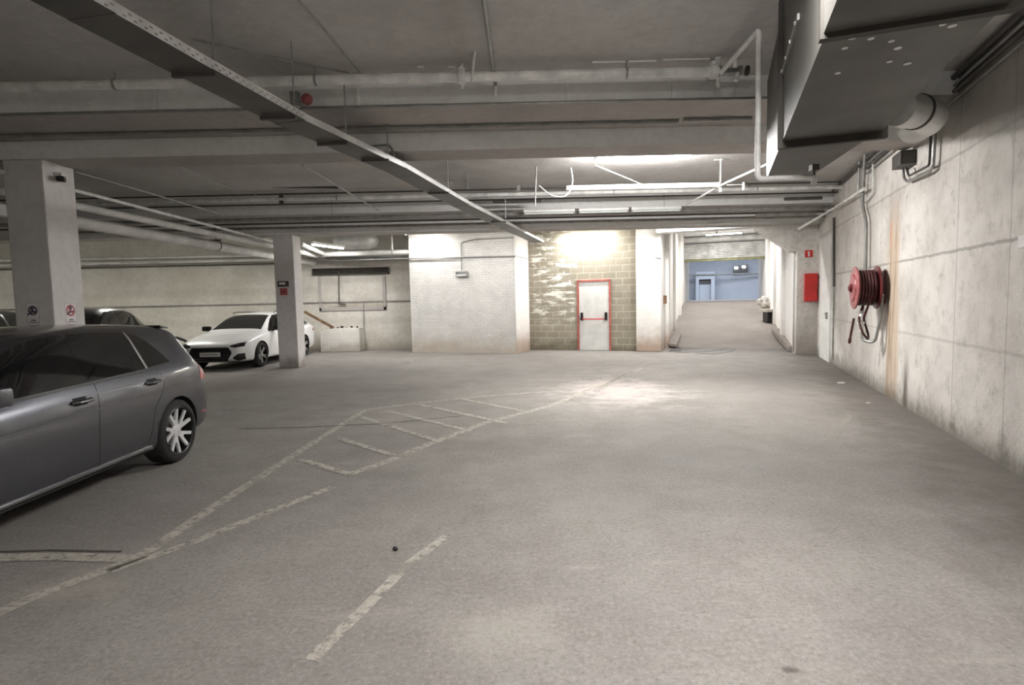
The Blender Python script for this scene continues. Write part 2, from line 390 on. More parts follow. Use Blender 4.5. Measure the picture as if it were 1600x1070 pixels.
# long wall: local x along WD, the face looks to -local... body lies on the far side
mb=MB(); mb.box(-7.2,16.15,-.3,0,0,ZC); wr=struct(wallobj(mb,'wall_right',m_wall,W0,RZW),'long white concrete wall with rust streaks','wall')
# rows behind the camera and at the far left
mb=MB(); mb.box(-26,3,-7.2,-7,0,ZC); struct(mb.obj('wall_rear',m_back))
mb=MB(); mb.box(-26.2,-26,-7,20,0,ZC); struct(mb.obj('wall_left',m_back))
mb=MB(); mb.box(-26,-2.6,19.6,19.85,0,ZC); struct(mb.obj('wall_back',m_back))
# far walls (askew)
PB=Vector((-3.23,18.15,0)); LB=3.58
mb=MB(); mb.box(0,LB,0,1.6,0,ZC); o=struct(wallobj(mb,'wall_brick_box',m_brickw,PB,RZB),'white painted brick wall block beside the bare block wall','wall')
PE=PB+E1*LB
# side face of the box in clean render (white plaster)
mb=MB(); mb.box(LB,LB+.02,0.0,1.55,0,ZC); struct(wallobj(mb,'trim_1',m_corrl,PB,RZB))
PD=PE+WD*1.24; PD=Vector((PD.x,PD.y,0))
LD=3.42
dl=(aty(907,545,17.6)-PD).dot(E1); dr=dl+.93
wall('wall_door',m_block,PD,RZB,LD,ZC,holes=((dl,dr,0,2.12),))
PP=PD+E1*LD
# pillar left of the corridor
mb=MB(); mb.box(0,.72,-.22,.6,0,ZC); struct(wallobj(mb,'pillar_corridor',m_corrl,PP,RZB,bevel=.03),'white concrete pillar between block wall and ramp, stained brown at its foot','pillar')
PC=PP+E1*.72
# corridor walls along WD
mb=MB(); mb.box(.1,15.5,0,.3,0,4.6)
for d in (1.2,4.2,7.2): mb.box(d,d+.35,-.10,.02,0,4.6)
struct(wallobj(mb,'wall_corridor_left',m_corrl,PC,RZW))
PR=PC+E1*3.5
mb=MB(); mb.box(-.2,15.5,-.3,0,0,4.6)
for d in (2.2,5.2,8.2): mb.box(d,d+.35,-.02,.10,0,4.6)
struct(wallobj(mb,'wall_corridor_right',m_corr,PR,RZW))
# column beside corridor carrying the red box
PK=PR+WD*-.55
mb=MB(); mb.box(0,.62,0,.7,0,ZC); rc=struct(wallobj(mb,'column_corridor',m_redcol,PK,RZB,bevel=.015),'chipped grey column carrying the red box and small red sign','column')
# haunch
mb=MB(); pts=[(0,3.42),(0,2.72),(-.15,2.72),(-1.02,3.36),(-1.02,3.42)]
mb.prism([(x,.0,z) for x,z in pts],(0,.45,0)); struct(wallobj(mb,'beam_haunch',m_redcol,PK,RZB),'sloping concrete haunch where the ramp opening meets the column','beam')
mb=MB(); mb.box(-3.6,.65,-.05,.45,3.42,4.6); struct(wallobj(mb,'beam_corridor',m_beam,PK,RZB))
# corridor ceiling and cross beams
mb=MB(); mb.box(-.5,4.2,0,14,4.42,4.6)
for d in (3.0,6.0): mb.box(-.3,3.8,d,d+.3,4.1,4.42)
struct(wallobj(mb,'ceiling_corridor',m_beam,PC,RZB))
# end of corridor: opening wall and shutter
mb=MB(); mb.box(-.2,3.75,11.2,11.4,4.02,4.6)
struct(wallobj(mb,'wall_shutter',m_beam,PC,RZB))
# far blue room
Q0=PC+WD*14
mb=MB()
mb.box(-9,14,12,12.3,1.3,6); struct(wallobj(mb,'wall_far',m_blue,Q0,RZB))
mb=MB(); mb.box(-9.2,-9,0,12.3,1.3,6); struct(wallobj(mb,'wall_far_left',m_blue,Q0,RZB))
mb=MB(); mb.box(14,14.2,0,12.3,1.3,6); struct(wallobj(mb,'wall_far_right',m_blue,Q0,RZB))
mb=MB(); mb.box(-9.2,14.2,0,12.4,5.2,5.4); struct(wallobj(mb,'ceiling_far',m_ceil,Q0,RZB))
mb=MB(); mb.box(-9.2,-.3,0,.3,1.3,5.4); struct(wallobj(mb,'wall_far_near_left',m_blue,Q0,RZB))
mb=MB(); mb.box(3.8,14.2,0,.3,1.3,5.4); struct(wallobj(mb,'wall_far_near_right',m_blue,Q0,RZB))
# ------------------------------------------------------------------ doors
dw=dr-dl
g=empty('door_1',PD+E1*dl,RZB); struct(g,'white emergency exit door with red frame and red push bar','door')
mb=MB(); mb.box(-.06,.0,-.03,.12,0,2.18); mb.box(dw,dw+.06,-.03,.12,0,2.18); mb.box(-.06,dw+.06,-.03,.12,2.12,2.18); mb.obj('door_frame',m_frame,g,bevel=.006)
mb=MB(); mb.box(.0,dw,.0,.05,.01,2.12); mb.obj('door_leaf',m_doorw,g,bevel=.004)
mb=MB(); mb.tube([(.1,-.10,.98),(dw-.1,-.10,.98)],.018); mb.obj('push_bar',m_red,g,smooth=True)
for sx in (.09,dw-.09):
    mb=MB(); mb.prism([(sx-.04,-.0,.94),(sx+.04,-.0,.94),(sx+.035,0,1.18),(sx-.035,0,1.18)],(0,-.06,0)); mb.box(sx-.03,sx+.03,-.13,0,.95,1.03); mb.obj('bar_bracket',m_black,g,bevel=.008)
p=onwall(1299,556); d0=(p-W0).dot(WD)
g=empty('door_2',W0+WD*(d0+.12),RZW); struct(g,'plain white steel door in the long wall beside the chipped column','door')
mb=MB(); mb.box(0,1.35,0,.035,0,2.95); mb.obj('door_leaf',m_doorw,g,bevel=.005)
mb=MB(); mb.box(.22,.27,.035,.08,1.0,1.16); mb.tube([(.245,.09,1.12),(.36,.09,1.12)],.01); mb.obj('door_handle',m_pipegal,g)
# ------------------------------------------------------------------ pipes
def pipe(name,pts,r,mat,label,cat='pipe',group=None,fl=0,seg=12,hang=None,coup=None,hr=.006):
    org=Vector(pts[0]); q=[Vector(p)-org for p in pts]
    if fl: q=fillet(q,fl)
    mb=MB(); mb.tube(q,r,seg); o=mb.obj(name,mat,None,smooth=True); o.location=org; tag(o,label,cat,group)
    for c in (coup or []):
        c=Vector(c)-org; dd=(q[1]-q[0]).normalized() ; mb=MB(); mb.lathe(c-dd*.035,dd,[(0,r*1.05),(.004,r*1.45),(.066,r*1.45),(.07,r*1.05)],16)
        mb.obox(c+Vector((0,0,r*1.5)),[(1,0,0),(0,1,0),(0,0,1)],[.02,.03,.02]); mb.obj('coupling',mat,o,smooth=True)
    for hgr in (hang or []):
        c=Vector(hgr)-org; top=ZC-org.z; mb=MB()
        mb.tube([(c.x,c.y,c.z+r),(c.x,c.y,top)],hr,8); mb.lathe((c.x-.012,c.y,c.z),(1,0,0),[(0,r),(0,r+.006),(.024,r+.006),(.024,r)],14,closed=True); mb.obj('hanger',m_pipegal,o)
    return o
YP=5.8
xe=aty(1122,129,YP).x
P=[(-14,YP,3.82),(xe,YP,3.82)]
pipe('sprinkler_pipe',P,.048,m_pipew,'long thick white pipe crossing under the ceiling in front of the beam','pipe',hang=[(-3.9,YP,3.82),(1.2,YP,3.82),(-1.9,YP,3.82)],coup=[(aty(722,135,YP).x,YP,3.82),(aty(325,147,YP).x,YP,3.82),(xe-.05,YP,3.82)],seg=18)
# offset branch: forward, down, across under the duct
ya=4.85; xa=aty(1186,57,ya).x; zb=aty(1185,280,ya).z
pipe('drop_pipe',[(xe+.02,YP,3.80),(xa,ya,3.78),(xa,ya,zb),(aty(1272,272,ya).x,ya,zb+.01),(aty(1272,272,ya).x,ya,zb-.05)],.024,m_pipew,'white pipe dropping beside the duct and turning under it','pipe',fl=.05)
p=aty(1272,262,ya); mb=MB(); mb.box(-.03,.03,-.03,.03,0,.05); mb.tube([(0,0,-.04),(0,0,0)],.012); o=mb.obj('pipe_clamp',m_piped); o.location=(p.x,ya,zb+.06); tag(o,'small dark clamp above the end of the white pipe under the duct','clamp')
# valve cluster at the pipe end
g=empty('valve',(xe,YP,3.82)); tag(g,'small valve with flanges at the end of the thick white pipe','valve')
mb=MB(); mb.lathe((0.0,0,0),(1,0,0),[(0,.055),(.02,.055),(.02,.03),(.20,.03),(.20,.05),(.23,.05)],18); mb.obj('body',m_pipegal,g,smooth=True)
mb=MB(); mb.tube([(.0,0,-.13),(.0,0,.12)],.013); mb.lathe((0,0,.11),(0,0,1),[(0,.02),(.02,.035),(.03,.02)],12); mb.lathe((0,0,-.15),(0,0,1),[(0,.008),(.03,.022),(.05,.012)],12); mb.obj('stem',m_pipew,g,smooth=True)
mb=MB(); mb.tube([(.17,0,.0),(.17,0,.12)],.02); mb.obox((.15,0,.12),[(1,0,1),(0,1,0),(1,0,-1)],[.05,.025,.012]); mb.tube([(.2,0,0),(.17,-.02,-.1)],.022); mb.obj('lever',m_pipew,g)
mb=MB(); mb.lathe((.27,0,0),(1,0,0),[(0,.02),(.01,.05),(.03,.05),(.04,.02)],14); mb.obj('cap',m_piped,g,smooth=True)
mb=MB(); mb.tube([(.10,0,.05),(.13,0,.13)],.008); mb.obj('rod',m_pipew,g)
# sprinkler clamps hanging on the pipe
x1=aty(722,120,YP).x
g=empty('pipe_hanger',(x1,YP,3.82)); tag(g,'white clamp with bolts gripping the thick white pipe','bracket')
mb=MB(); mb.tube([(0,0,.05),(0,0,.13)],.012); mb.box(-.035,.035,-.02,.02,.07,.08); mb.obj('bolt',m_pipew,g)
mb=MB(); mb.box(-.03,.03,-.02,.02,-.075,-.06); mb.tube([(.0,0,-.11),(0,0,-.05)],.014); mb.obj('bolt',m_pipew,g)
mb=MB(); mb.lathe((-.025,0,0),(1,0,0),[(0,.05),(0,.062),(.05,.062),(.05,.05)],18,closed=True); mb.obj('clamp_ring',m_pipew,g)
# pipe running on the ceiling towards the camera, ends in a sprinkler
A=atz(756,0,3.88); B=atz(774,132,3.86)
s=(B-A).normalized()
CP=pipe('ceiling_pipe',[A-s*3.5,B],.02,m_pipegal,'thin grey pipe on the ceiling running up to the thick white pipe','pipe')
mb=MB(); mb.lathe(Vector((0,0,-.02))+(B-(A-s*3.5)),(0,0,-1),[(0,.02),(.05,.02),(.05,.012),(.085,.014),(.1,.006)],14); mb.obj('sprinkler_head',m_pipew,CP,smooth=True)
A=atz(742,80,ZC); pipe('hanger_rod',[A,aty(737,128,YP)],.012,m_pipew,'short slanting white rod from ceiling to thick white pipe','rod')
A=aty(1150,68,YP+.1); A.z=ZC; pipe('hanger_rod',[A,(A.x-.06,YP,3.82)],.011,m_pipegal,'short grey rod from ceiling to the valve by the duct','rod')
# cable on ceiling left of middle
pts=[atz(*q,3.935) for q in ((440,-60),(468,3),(503,42),(527,72),(546,95),(568,122))]
pipe('ceiling_cable',pts,.011,m_pipegal,'thin pale cable clipped to the ceiling in front of the beam','cable',seg=8)
# chased lines in ceiling at left
pts=[atz(*q,3.94) for q in ((300,62),(400,83),(470,100),(545,114))]
pipe('ceiling_cable',pts,.008,m_pipeg,'thin dark cable on the ceiling near the perforated tray','cable',seg=8)
# small conduits along stepped beam
pipe('beam_conduit',[(-14,6.235,3.70),(2.9,6.235,3.70)],.016,m_pipegal,'thin conduit clipped along the lower edge of the upper step of the front beam','conduit')
pipe('beam_conduit',[(-14,6.9,3.675),(aty(1060,198,6.9).x,6.9,3.675)],.020,m_pipeg,'grey conduit under the front beam, ending short of the duct','conduit')
pipe('beam_conduit',[(aty(1068,196,6.85).x,6.85,3.672),(2.9,6.85,3.672)],.022,m_pipegal,'short pale conduit under the front beam beside the duct','conduit')
mb=MB()
for i,px in enumerate((242,560,888,1052)):
    p=aty(px,160,6.25); mb=MB(); mb.box(-.02,.02,-.03,.0,-.14,.11); o=mb.obj('mounting_strap',m_beam); o.location=(p.x,6.258,3.84); tag(o,['vertical strap on the front beam near the tray end','vertical strap on the front beam just right of the tray','vertical strap on the front beam above the lit ceiling lamp','vertical strap on the front beam closest to the valve'][i],'strap','straps on the front beam')
for k,(xa_,xb_,py_) in enumerate(((925,978,97),(983,1025,95.5),(1036,1108,93),(652,662,104),(700,712,104))):
    a=atz(xa_,py_,ZC); b=atz(xb_,py_-.5,ZC); mb=MB(); mb.box(a.x,b.x,a.y-.012,a.y+.012,ZC-.006,ZC+.01); struct(mb.obj('trim_%d'%(4+k),m_beam))
# red hydrant fitting behind tray
p=aty(480,156,6.1); g=empty('alarm_bell',p); tag(g,'small faded red round bell on the front beam behind the cable tray','bell')
mb=MB(); mb.lathe((0,0,0),(0,-1,0),[(0,.06),(.03,.055),(.05,.02)],20); mb.obj('dome',m_pink,g,smooth=True)
mb=MB(); mb.box(-.17,-.08,-.03,.03,-.07,.08); mb.tube([(-.1,0,-.02),(0,0,-.02)],.012); mb.obj('bracket',m_pipegal,g)
# curved conduit over the tray at the lower face of the beam
pts=[aty(*q,7.12) for q in ((560,230),(608,226),(615,238),(616,252))]
pipe('bent_conduit',pts,.013,m_pipegal,'short grey conduit bending down over the front beam beside the tray','conduit',fl=.04)
# ------------------------------------------------------------------ perforated cable tray
tp=[atz(x,y,3.3) for x,y in ((100,-28),(190,27),(330,107),(480,190),(633,262),(735,321),(850,379))]
tp[0]=tp[1]+(tp[1]-tp[2])*1.1
tp.insert(0,tp[0]+(tp[0]-tp[1])*2.0)
g=empty('cable_tray',tp[1]); tag(g,'long perforated grey cable tray hanging diagonally under ceiling and beams','cable tray')
TWD=.33
mbot=MB(); org=tp[1]
for i in range(len(tp)-1):
    a,b=tp[i]-org,tp[i+1]-org; d=(b-a).normalized(); n=Vector((-d.y,d.x,0)); a=a-d*.04
    L=(b-a).length
    zo=.003*(i%2)
    # bottom
    mb=MB(); mb.prism([a+Vector((0,0,zo)),b+Vector((0,0,zo)),b+n*TWD+Vector((0,0,zo)),a+n*TWD+Vector((0,0,zo))],(0,0,.003))
    mb.obj('tray_floor',m_duct,g)
    # sides with holes: right side bright, built as a strip pierced by slots
    for sd,base in (('R',Vector((0,0,0))),('L',n*TWD)):
        mb=MB(); hh=.062; step=.075 if i<4 else .15; k=int(L/step); 
        rows=[0,.014,.024,.038,.048,hh]
        o0=n*(.0015*(1 if i%2 else -1))
        for q in range(k):
            s0=L*q/k; s1=L*(q+1)/k; mid=(s0+s1)/2; hw=.013
            for rr in range(5):
                z0,z1=rows[rr]+zo,rows[rr+1]+zo
                if rr in (1,3) and sd=='R' and i<4:
                    sh=(s1-s0)/4*(1 if rr==1 else -1); segs=[(s0,mid+sh-hw),(mid+sh+hw,s1)]
                else: segs=[(s0,s1)]
                for u,v in segs:
                    p0=a+base+o0+d*u; p1=a+base+o0+d*v
                    mb.add([p0+Vector((0,0,z0)),p1+Vector((0,0,z0)),p1+Vector((0,0,z1)),p0+Vector((0,0,z1))],[(0,1,2,3)])
        # rolled lip
        mb.tube([a+base+o0+Vector((0,0,hh+zo)),b+base+o0+Vector((0,0,hh+zo))],.005,6)
        mb.obj('tray_side',m_galv,g)
# cables lying in the tray
for j,(off,r) in enumerate(((.08,.014),(.14,.018),(.2,.012),(.26,.016))):
    pts=[]
    for i in range(len(tp)):
        d=(tp[min(i+1,len(tp)-1)]-tp[max(i-1,0)]).normalized(); n=Vector((-d.y,d.x,0)); pts.append(tp[i]-org+n*off+Vector((0,0,.02+r)))
    o=MB(); o.tube(pts,r,8); c=o.obj('tray_cable',m_pipeg if j%2 else m_piped,None,smooth=True); c.location=org
    tag(c,['thin dark','thick grey','second thin dark','thick pale grey'][j]+' cable lying along the perforated tray','cable','cables in the tray')
# brackets under the tray and rods
for i,(px,py) in enumerate(((187,32),(305,130),(560,245),(646,276),(686,298),(720,318),(770,345),(808,363))):
    pass
rods=[(335,97,0),(460,168,0),(541,211,0),(606,238,1),(700,292,1),(790,340,1)]
names=['thin hanging rod holding the tray near its high end','thin hanging rod holding the tray below the thick white pipe','thin hanging rod holding the tray in front of the beam','thin rod holding the tray just behind the front beam','thin rod holding the tray midway between the beams','thin rod holding the tray near the back beam']
for (px,py,_),nm in zip(rods,names):
    p=atz(px,py,3.37); g2=empty('tray_hanger',p); tag(g2,nm,'hanger rod')
    mb=MB(); mb.tube([(0,0,-.02),(0,0,ZC-3.37)],.007,8); mb.obj('rod',m_pipegal,g2)
    mb=MB(); mb.box(-TWD+.02,.01,-.02,.02,-.105,-.077); mb.obj('cross_bar',m_piped,g2)
# ------------------------------------------------------------------ ventilation duct
ZD=2.8
def dpt(px,py,z=ZD): return atz(px,py,z)
fl1=dpt(1285,45); fl2=dpt(1222,222); en=dpt(1200,283)
LDIR=WD
base=fl2
def dl_(d): return base+LDIR*d        # point on lower outer edge at distance d from second flange
d1=(fl1-base).dot(LDIR); d3=(en-base).dot(LDIR)
wid=(dpt(1380,203)-base).dot(E1); wid0=wid
g=empty('ventilation_duct',base); tag(g,'big rectangular grey sheet metal duct hanging under the ceiling along the long wall','duct')
def box_along(mb,da,db,wa,wb,z0,z1,sh=0,wb0=0):
    p=[LDIR*da+E1*sh, LDIR*da+E1*(wa+sh), LDIR*db+E1*(wb+wb0), LDIR*db+E1*wb0]
    mb.prism([Vector((q.x,q.y,z0-ZD)) for q in p],(0,0,z1-z0))
mb=MB(); box_along(mb,d1+.02,0,wid,wid,ZD,3.86); mb.obj('duct_section',m_duct,g)
mb=MB(); box_along(mb,0.02,d3,wid*.98,wid*.62,ZD+.012,3.84); mb.obj('duct_section',m_duct,g)
mb=MB(); box_along(mb,d1-6.5,d1-.02,wid,wid,ZD-.03,3.87,sh=-.02,wb0=-.02); mb.obj('duct_section',m_duct,g)
for dd in (d1,0):
    mb=MB(); k=.035
    o=LDIR*dd
    for (a0,a1,z0,z1) in ((-k,wid+k,ZD-.055,ZD+.0),(-k,0,ZD,3.89),(wid,wid+k,ZD,3.89)):
        p=[o+E1*a0-LDIR*.025,o+E1*a1-LDIR*.025,o+E1*a1+LDIR*.025,o+E1*a0+LDIR*.025]
        mb.prism([Vector((q.x,q.y,z0-ZD)) for q in p],(0,0,z1-z0))
    mb.obj('duct_flange',m_flange,g)
# clip strip along the side with rivets
mb=MB(); 
for dd in (-.9,-.62,-.34,-.08):
    q=LDIR*dd-E1*.012; mb.obox((q.x,q.y,.52),[LDIR,E1,(0,0,1)],[.012,.01,.012])
mb.obox((LDIR*-.5-E1*.006)+Vector((0,0,.52)),[LDIR,E1,(0,0,1)],[.5,.008,.02]); mb.obj('side_strip',m_pipegal,g)
for (px,py) in ((1332,59),(1361,60),(1400,29),(1393,64),(1331,53),(1403,75),(1390,96),(1418,99),(1473,38),(1488,40),(1309,114),(1320,75),(1375,50)):
    p=dpt(px,py)-base; mb=MB(); rr=.014+.012*random.random(); mb.lathe((p.x,p.y,-.0355 if (p.dot(LDIR))<d1 else -.0025),(0,0,1),[(0,rr),(.003,rr)],9)
    mb.obj('paint_speck',m_pipew,g)
# vertical sheet support left of the duct
mb=MB(); q=base+LDIR*(d1-.1)-E1*.16
mb.obox((0,0,0),[LDIR,E1,(0,0,1)],[.95,.006,.24]); o=mb.obj('side_panel',m_duct); o.location=(q.x,q.y,3.7); tag(o,'thin dark sheet panel hanging beside the duct up at the ceiling','panel')
# round spiral duct and elbow between the big duct and the wall
A=onwall(1425,185,.55)
Dc=Vector((4.55,6.15,3.45))
g=empty('round_duct',Dc); tag(g,'round galvanised duct elbow between the big duct and the long wall','duct')
mb=MB(); mb.tube(fillet([(-.55,-.25,0),(0,0,0),(.1,.45,0)],.25,6),.17,24); mb.obj('elbow',m_galv,g,smooth=True)
mb=MB(); mb.lathe((-.30,-.14,0),(1,.45,0),[(0,.17),(0,.18),(.03,.18),(.03,.17)],24,closed=True); mb.obj('collar',m_piped,g)
# ------------------------------------------------------------------ services on the long wall
def wp(u,z,off=0): 
    q=W0+WD*u+WN*off; return Vector((q.x,q.y,z))
def uz(px,py,off=0):
    p=onwall(px,py,off); return (p-W0).dot(WD),p.z
for i,(z,r,m,off) in enumerate(((3.88,.03,m_piped,.05),(3.80,.02,m_pipegal,.035),(3.73,.022,m_piped,.04),(3.65,.014,m_pipeg,.03))):
    pipe('wall_conduit',[wp(-3,z,off),wp(10.6 if i else 13.6,z,off)],r,m,['thick dark conduit right under the ceiling along the long wall','galvanised conduit second from the ceiling along the long wall','dark conduit third from the ceiling along the long wall','thin grey conduit lowest of the bundle along the long wall'][i],'conduit','conduit bundle on top of the long wall')
# double conduit loop round a bulkhead box
def loop(pxs,off): return [onwall(*q,off) for q in pxs]
pipe('conduit_loop',loop([(1462,190),(1458,262),(1450,270),(1418,284),(1412,278),(1411,262)],.06),.018,m_pipegal,'outer grey conduit bent in a U below the round duct on the long wall','conduit',fl=.06)
pipe('conduit_loop',loop([(1455,195),(1452,258),(1420,275),(1416,262)],.09),.014,m_piped,'inner dark conduit bent in a U below the round duct on the long wall','conduit',fl=.05)
p=onwall(1411,250,.10); mb=MB(); mb.box(-.2,.2,-.1,.08,-.09,.09); o=mb.obj('junction_box',m_piped,bevel=.01); o.location=p; o.rotation_euler=(0,0,RZW); tag(o,'dark junction box on the long wall beside the conduit loop','box')
# vertical conduits feeding the hose reel
ur,zr_=uz(1348,330,.06)
pipe('water_pipe',[onwall(1352,240,.08),onwall(1347,318,.08),onwall(1353,345,.08),onwall(1352,425,.08),onwall(1345,515,.08)],.028,m_pipeg,'grey water pipe running down the long wall to the hose reel','pipe',fl=.12)
pipe('wall_conduit',[onwall(1343,250,.04),onwall(1341,300,.04)],.02,m_pipegal,'short vertical conduit above the hose reel at the wall top','conduit')
pipe('wall_conduit',[onwall(1364,252,.04),onwall(1365,300,.04),onwall(1350,318,.04)],.016,m_pipew,'white conduit bending down beside the water pipe','conduit',fl=.08)
# diagonal white/pink pipe that climbs from the corridor column along the wall
pipe('white_wall_pipe',[aty(1247,358,13.0),onwall(1302,326,.12),onwall(1350,295,.12)],.028,m_pipew,'white pipe slanting from the back beam onto the long wall','pipe',fl=.05)
pipe('wall_conduit',[onwall(1303,340,.04),onwall(1303,448,.04)],.025,m_piped,'dark vertical conduit on the long wall beside the steel door, upper length','conduit')
pipe('wall_conduit',[onwall(1303,449,.035),onwall(1301,562,.035)],.018,m_pipeg,'grey vertical conduit on the long wall beside the steel door, lower length','conduit')
# ------------------------------------------------------------------ hose reel
hc=onwall(1371,449,.10)
g=empty('hose_reel',hc,RZW); tag(g,'red fire hose reel mounted on the stained white wall','hose reel')
# local y points out of the wall into the room
mb=MB(); mb.lathe((0,0,0),(0,1,0),[(-.0,.33),(.012,.335),(.025,.33),(.03,.06),(.0,.06)],40,closed=True); mb.obj('back_disc',m_dred,g,smooth=True)
mb=MB(); mb.lathe((0,.30,0),(0,1,0),[(0,.33),(.012,.335),(.022,.33),(.03,.22),(.05,.2),(.055,.07),(.0,.07)],40,closed=True); mb.obj('front_disc',m_pink,g,smooth=True)
mb=MB()
for lay in range(2):
    for k in range(6):
        mb.lathe((0,.055+k*.042+(.02 if lay else 0),0),(0,1,0),[( .02*math.cos(t),.225+lay*.035+.02*math.sin(t)) for t in [2*PI*j/8 for j in range(8)]],36,closed=True)
mb.obj('hose',m_dredd,g,smooth=True)
mb=MB(); mb.tube([(0,-.10,0),(0,.40,0)],.035,16); mb.lathe((0,.355,0),(0,1,0),[(0,.06),(.03,.06),(.04,.03)],16); mb.obj('hub',m_dred,g,smooth=True)
mb=MB(); mb.box(-.06,.06,-.10,-.07,-.25,.25); mb.obj('wall_bracket',m_dred,g)
mb=MB(); hs=[(.18,.12,-.2),(.1,.2,-.38),(-.05,.26,-.5),(-.15,.22,-.7),(-.08,.12,-.82),(.05,.1,-.72),(.02,.16,-.55),(-.12,.2,-.45),(-.2,.15,-.25),(-.24,.1,.05)]
mb.tube(fillet(hs,.12,5),.017,10); mb.obj('hose_tail',m_dredd,g,smooth=True)
mb=MB(); mb.tube([(.05,.30,-.48),(.09,.34,-.8)],.018,10); mb.lathe((.09,.34,-.8),(.1,.1,-1),[(0,.02),(.05,.026),(.09,.012)],12); mb.obj('nozzle',m_dredd,g,smooth=True)
mb=MB(); mb.lathe((.0,.2,-.36),(0,0,-1),[(0,.028),(.05,.035),(.055,.045),(.09,.045),(.095,.03),(.17,.03),(.175,.045),(.2,.045),(.205,.025),(.32,.03),(.34,.02)],16); mb.obox((0,.24,-.56),[(1,0,0),(0,1,0),(0,0,1)],[.09,.012,.014]); mb.obj('shut_off_valve',m_white,g,smooth=True)
mb=MB(); mb.tube(fillet([(0,.2,-.68),(-.02,.2,-.82),(-.15,.05,-.86),(-.2,0,-.5),(-.2,-.03,-.1)],.1,5),.022,10); mb.obj('feed_pipe',m_pipegal,g,smooth=True)
# ------------------------------------------------------------------ red box and sign on the chipped column
def onface(px,py,P0=PK):   # point on the column's front face
    d=ray(px,py); n=WD; o=Vector((0,0,H)); t=(P0-o).dot(n)/d.dot(n); return o+d*t
def decal(name,px0,py0,px1,py1,mat,label,cat,P0=PK,th=.02,parent=None,bev=0):
    a=onface(px0,py1,P0); b=onface(px1,py0,P0); w=(b-a).dot(E1); h=b.z-a.z; mb=MB(); mb.box(0,w,-th,0,0,h)
    o=mb.obj(name,mat,parent,bevel=bev); o.location=a; o.rotation_euler=(0,0,RZB); 
    if label: tag(o,label,cat)
    return o,w,h
o,w,h=decal('fire_cabinet',1256,427,1277,471,m_red,'plain red metal box on the chipped column','box',th=.12,bev=.008)
mb=MB(); mb.box(.02,w-.02,-.128,-.12,.02,h-.02); mb.obj('cabinet_door',m_red,o,bevel=.003)
o,w,h=decal('fire_sign',1257.5,390.5,1270,402,m_red,'small square red sign with a white upright mark above the red box','sign',th=.012)
mb=MB(); mb.box(w*.42,w*.6,-.016,-.012,h*.12,h*.8); mb.box(w*.33,w*.5,-.016,-.012,h*.62,h*.72); mb.box(w*.36,w*.66,-.016,-.012,h*.12,h*.2); mb.obj('symbol',m_signw,o)
# hook conduit on pillar
PPf=PP-WD*.22
def pil(px,py): return onface(px,py,PPf)-WD*.02
pipe('wall_conduit',[pil(1027,378),pil(1028,392),pil(1024,402),pil(1036,404)],.014,m_pipegal,'small bent conduit on the front of the white pillar','conduit',fl=.03)
# brown switch box by ramp
p=PC+WD*.55; mb=MB(); mb.box(-.09,.09,-.09,0,-.12,.13); o=mb.obj('switch_box',m_rust,bevel=.01); o.location=(p.x,p.y,1.52); o.rotation_euler=(0,0,RZW); tag(o,'small brown box on the corridor wall at the ramp mouth','box')
# ------------------------------------------------------------------ emergency lamp on brick wall
def brk(px,py,off=.03):
    d=ray(px,py); o=Vector((0,0,H)); t=(PB-o).dot(WD)/d.dot(WD); return o+d*t-WD*off
p=brk(723,428); g=empty('emergency_lamp',p,RZB); tag(g,'small white bulkhead lamp with a conduit above it on the painted brick wall','lamp')
mb=MB(); mb.box(-.2,.2,-.08,.03,-.08,.08); mb.obj('housing',m_pipegal,g,bevel=.02)
mb=MB(); mb.box(-.17,.17,-.085,-.06,-.075,-.01); mb.obj('diffuser',m_galv,g,bevel=.01)
pipe('lamp_conduit',[brk(722,422),brk(721,379),brk(742,374),brk(803,371)],.016,m_pipeg,'thin white conduit rising from the small bulkhead lamp on the brick wall','conduit',fl=.06)
pipe('brick_wall_conduit',[brk(470,409,.3),brk(641,404,.05),brk(806,400,.05)],.022,m_pipegal,'grey conduit running level across the painted brick wall','conduit')
s0=PE+WD*.03; 
pipe('brick_wall_conduit',[Vector((s0.x+.04,s0.y,2.93)),Vector((s0.x+.04,s0.y,2.93))+WD*1.1+Vector((0,0,-.02))],.02,m_pipew,'white conduit on the short side of the painted brick wall','conduit')
# ------------------------------------------------------------------ big pipes at the left
def yz(px,py,z): return atz(px,py,z)
def line_thru(p,q,y0,y1):
    s=(q.x-p.x)/(q.y-p.y); return [(p.x+s*(y0-p.y),y0,p.z),(p.x+s*(y1-p.y),y1,p.z)]
L1=line_thru(yz(115,346,3.05),yz(415,397,3.05),1.0,19.4)
pipe('lagged_pipe',L1,.11,m_insul,'thickest white lagged pipe hanging beside the column, lowest of the bundle','pipe','big pipes by the left columns',seg=24)
for k,yy in enumerate((13.6,)):
    s=(L1[1][0]-L1[0][0])/(L1[1][1]-L1[0][1]); x=L1[0][0]+s*(yy-1)
    g=empty('pipe_hanger',(x,yy,3.05)); tag(g,'dark band and bracket holding the thickest white pipe','bracket')
    mb=MB(); mb.lathe((0,-.015,0),(0,1,0),[(0,.11),(0,.118),(.03,.118),(.03,.11)],24,closed=True); mb.obj('band',m_piped,g)
    mb=MB(); mb.box(-.35,.1,-.03,.03,.12,.15); mb.tube([(-.02,0,.1),(-.02,0,.9)],.008,8); mb.obj('arm',m_piped,g)
L2=line_thru(yz(115,321,3.2),yz(425,384,3.2),1.0,19.4)
pipe('lagged_pipe',L2,.062,m_insul,'second thick white pipe of the bundle beside the column','pipe','big pipes by the left columns',seg=18)
L3=line_thru(yz(115,297,3.33),yz(425,377,3.33),4.0,19.4)
pipe('thin_pipe',L3,.028,m_pipew,'thin white pipe above the two lagged pipes','pipe')
A=yz(118,268,3.44); B=yz(352,336,3.44)
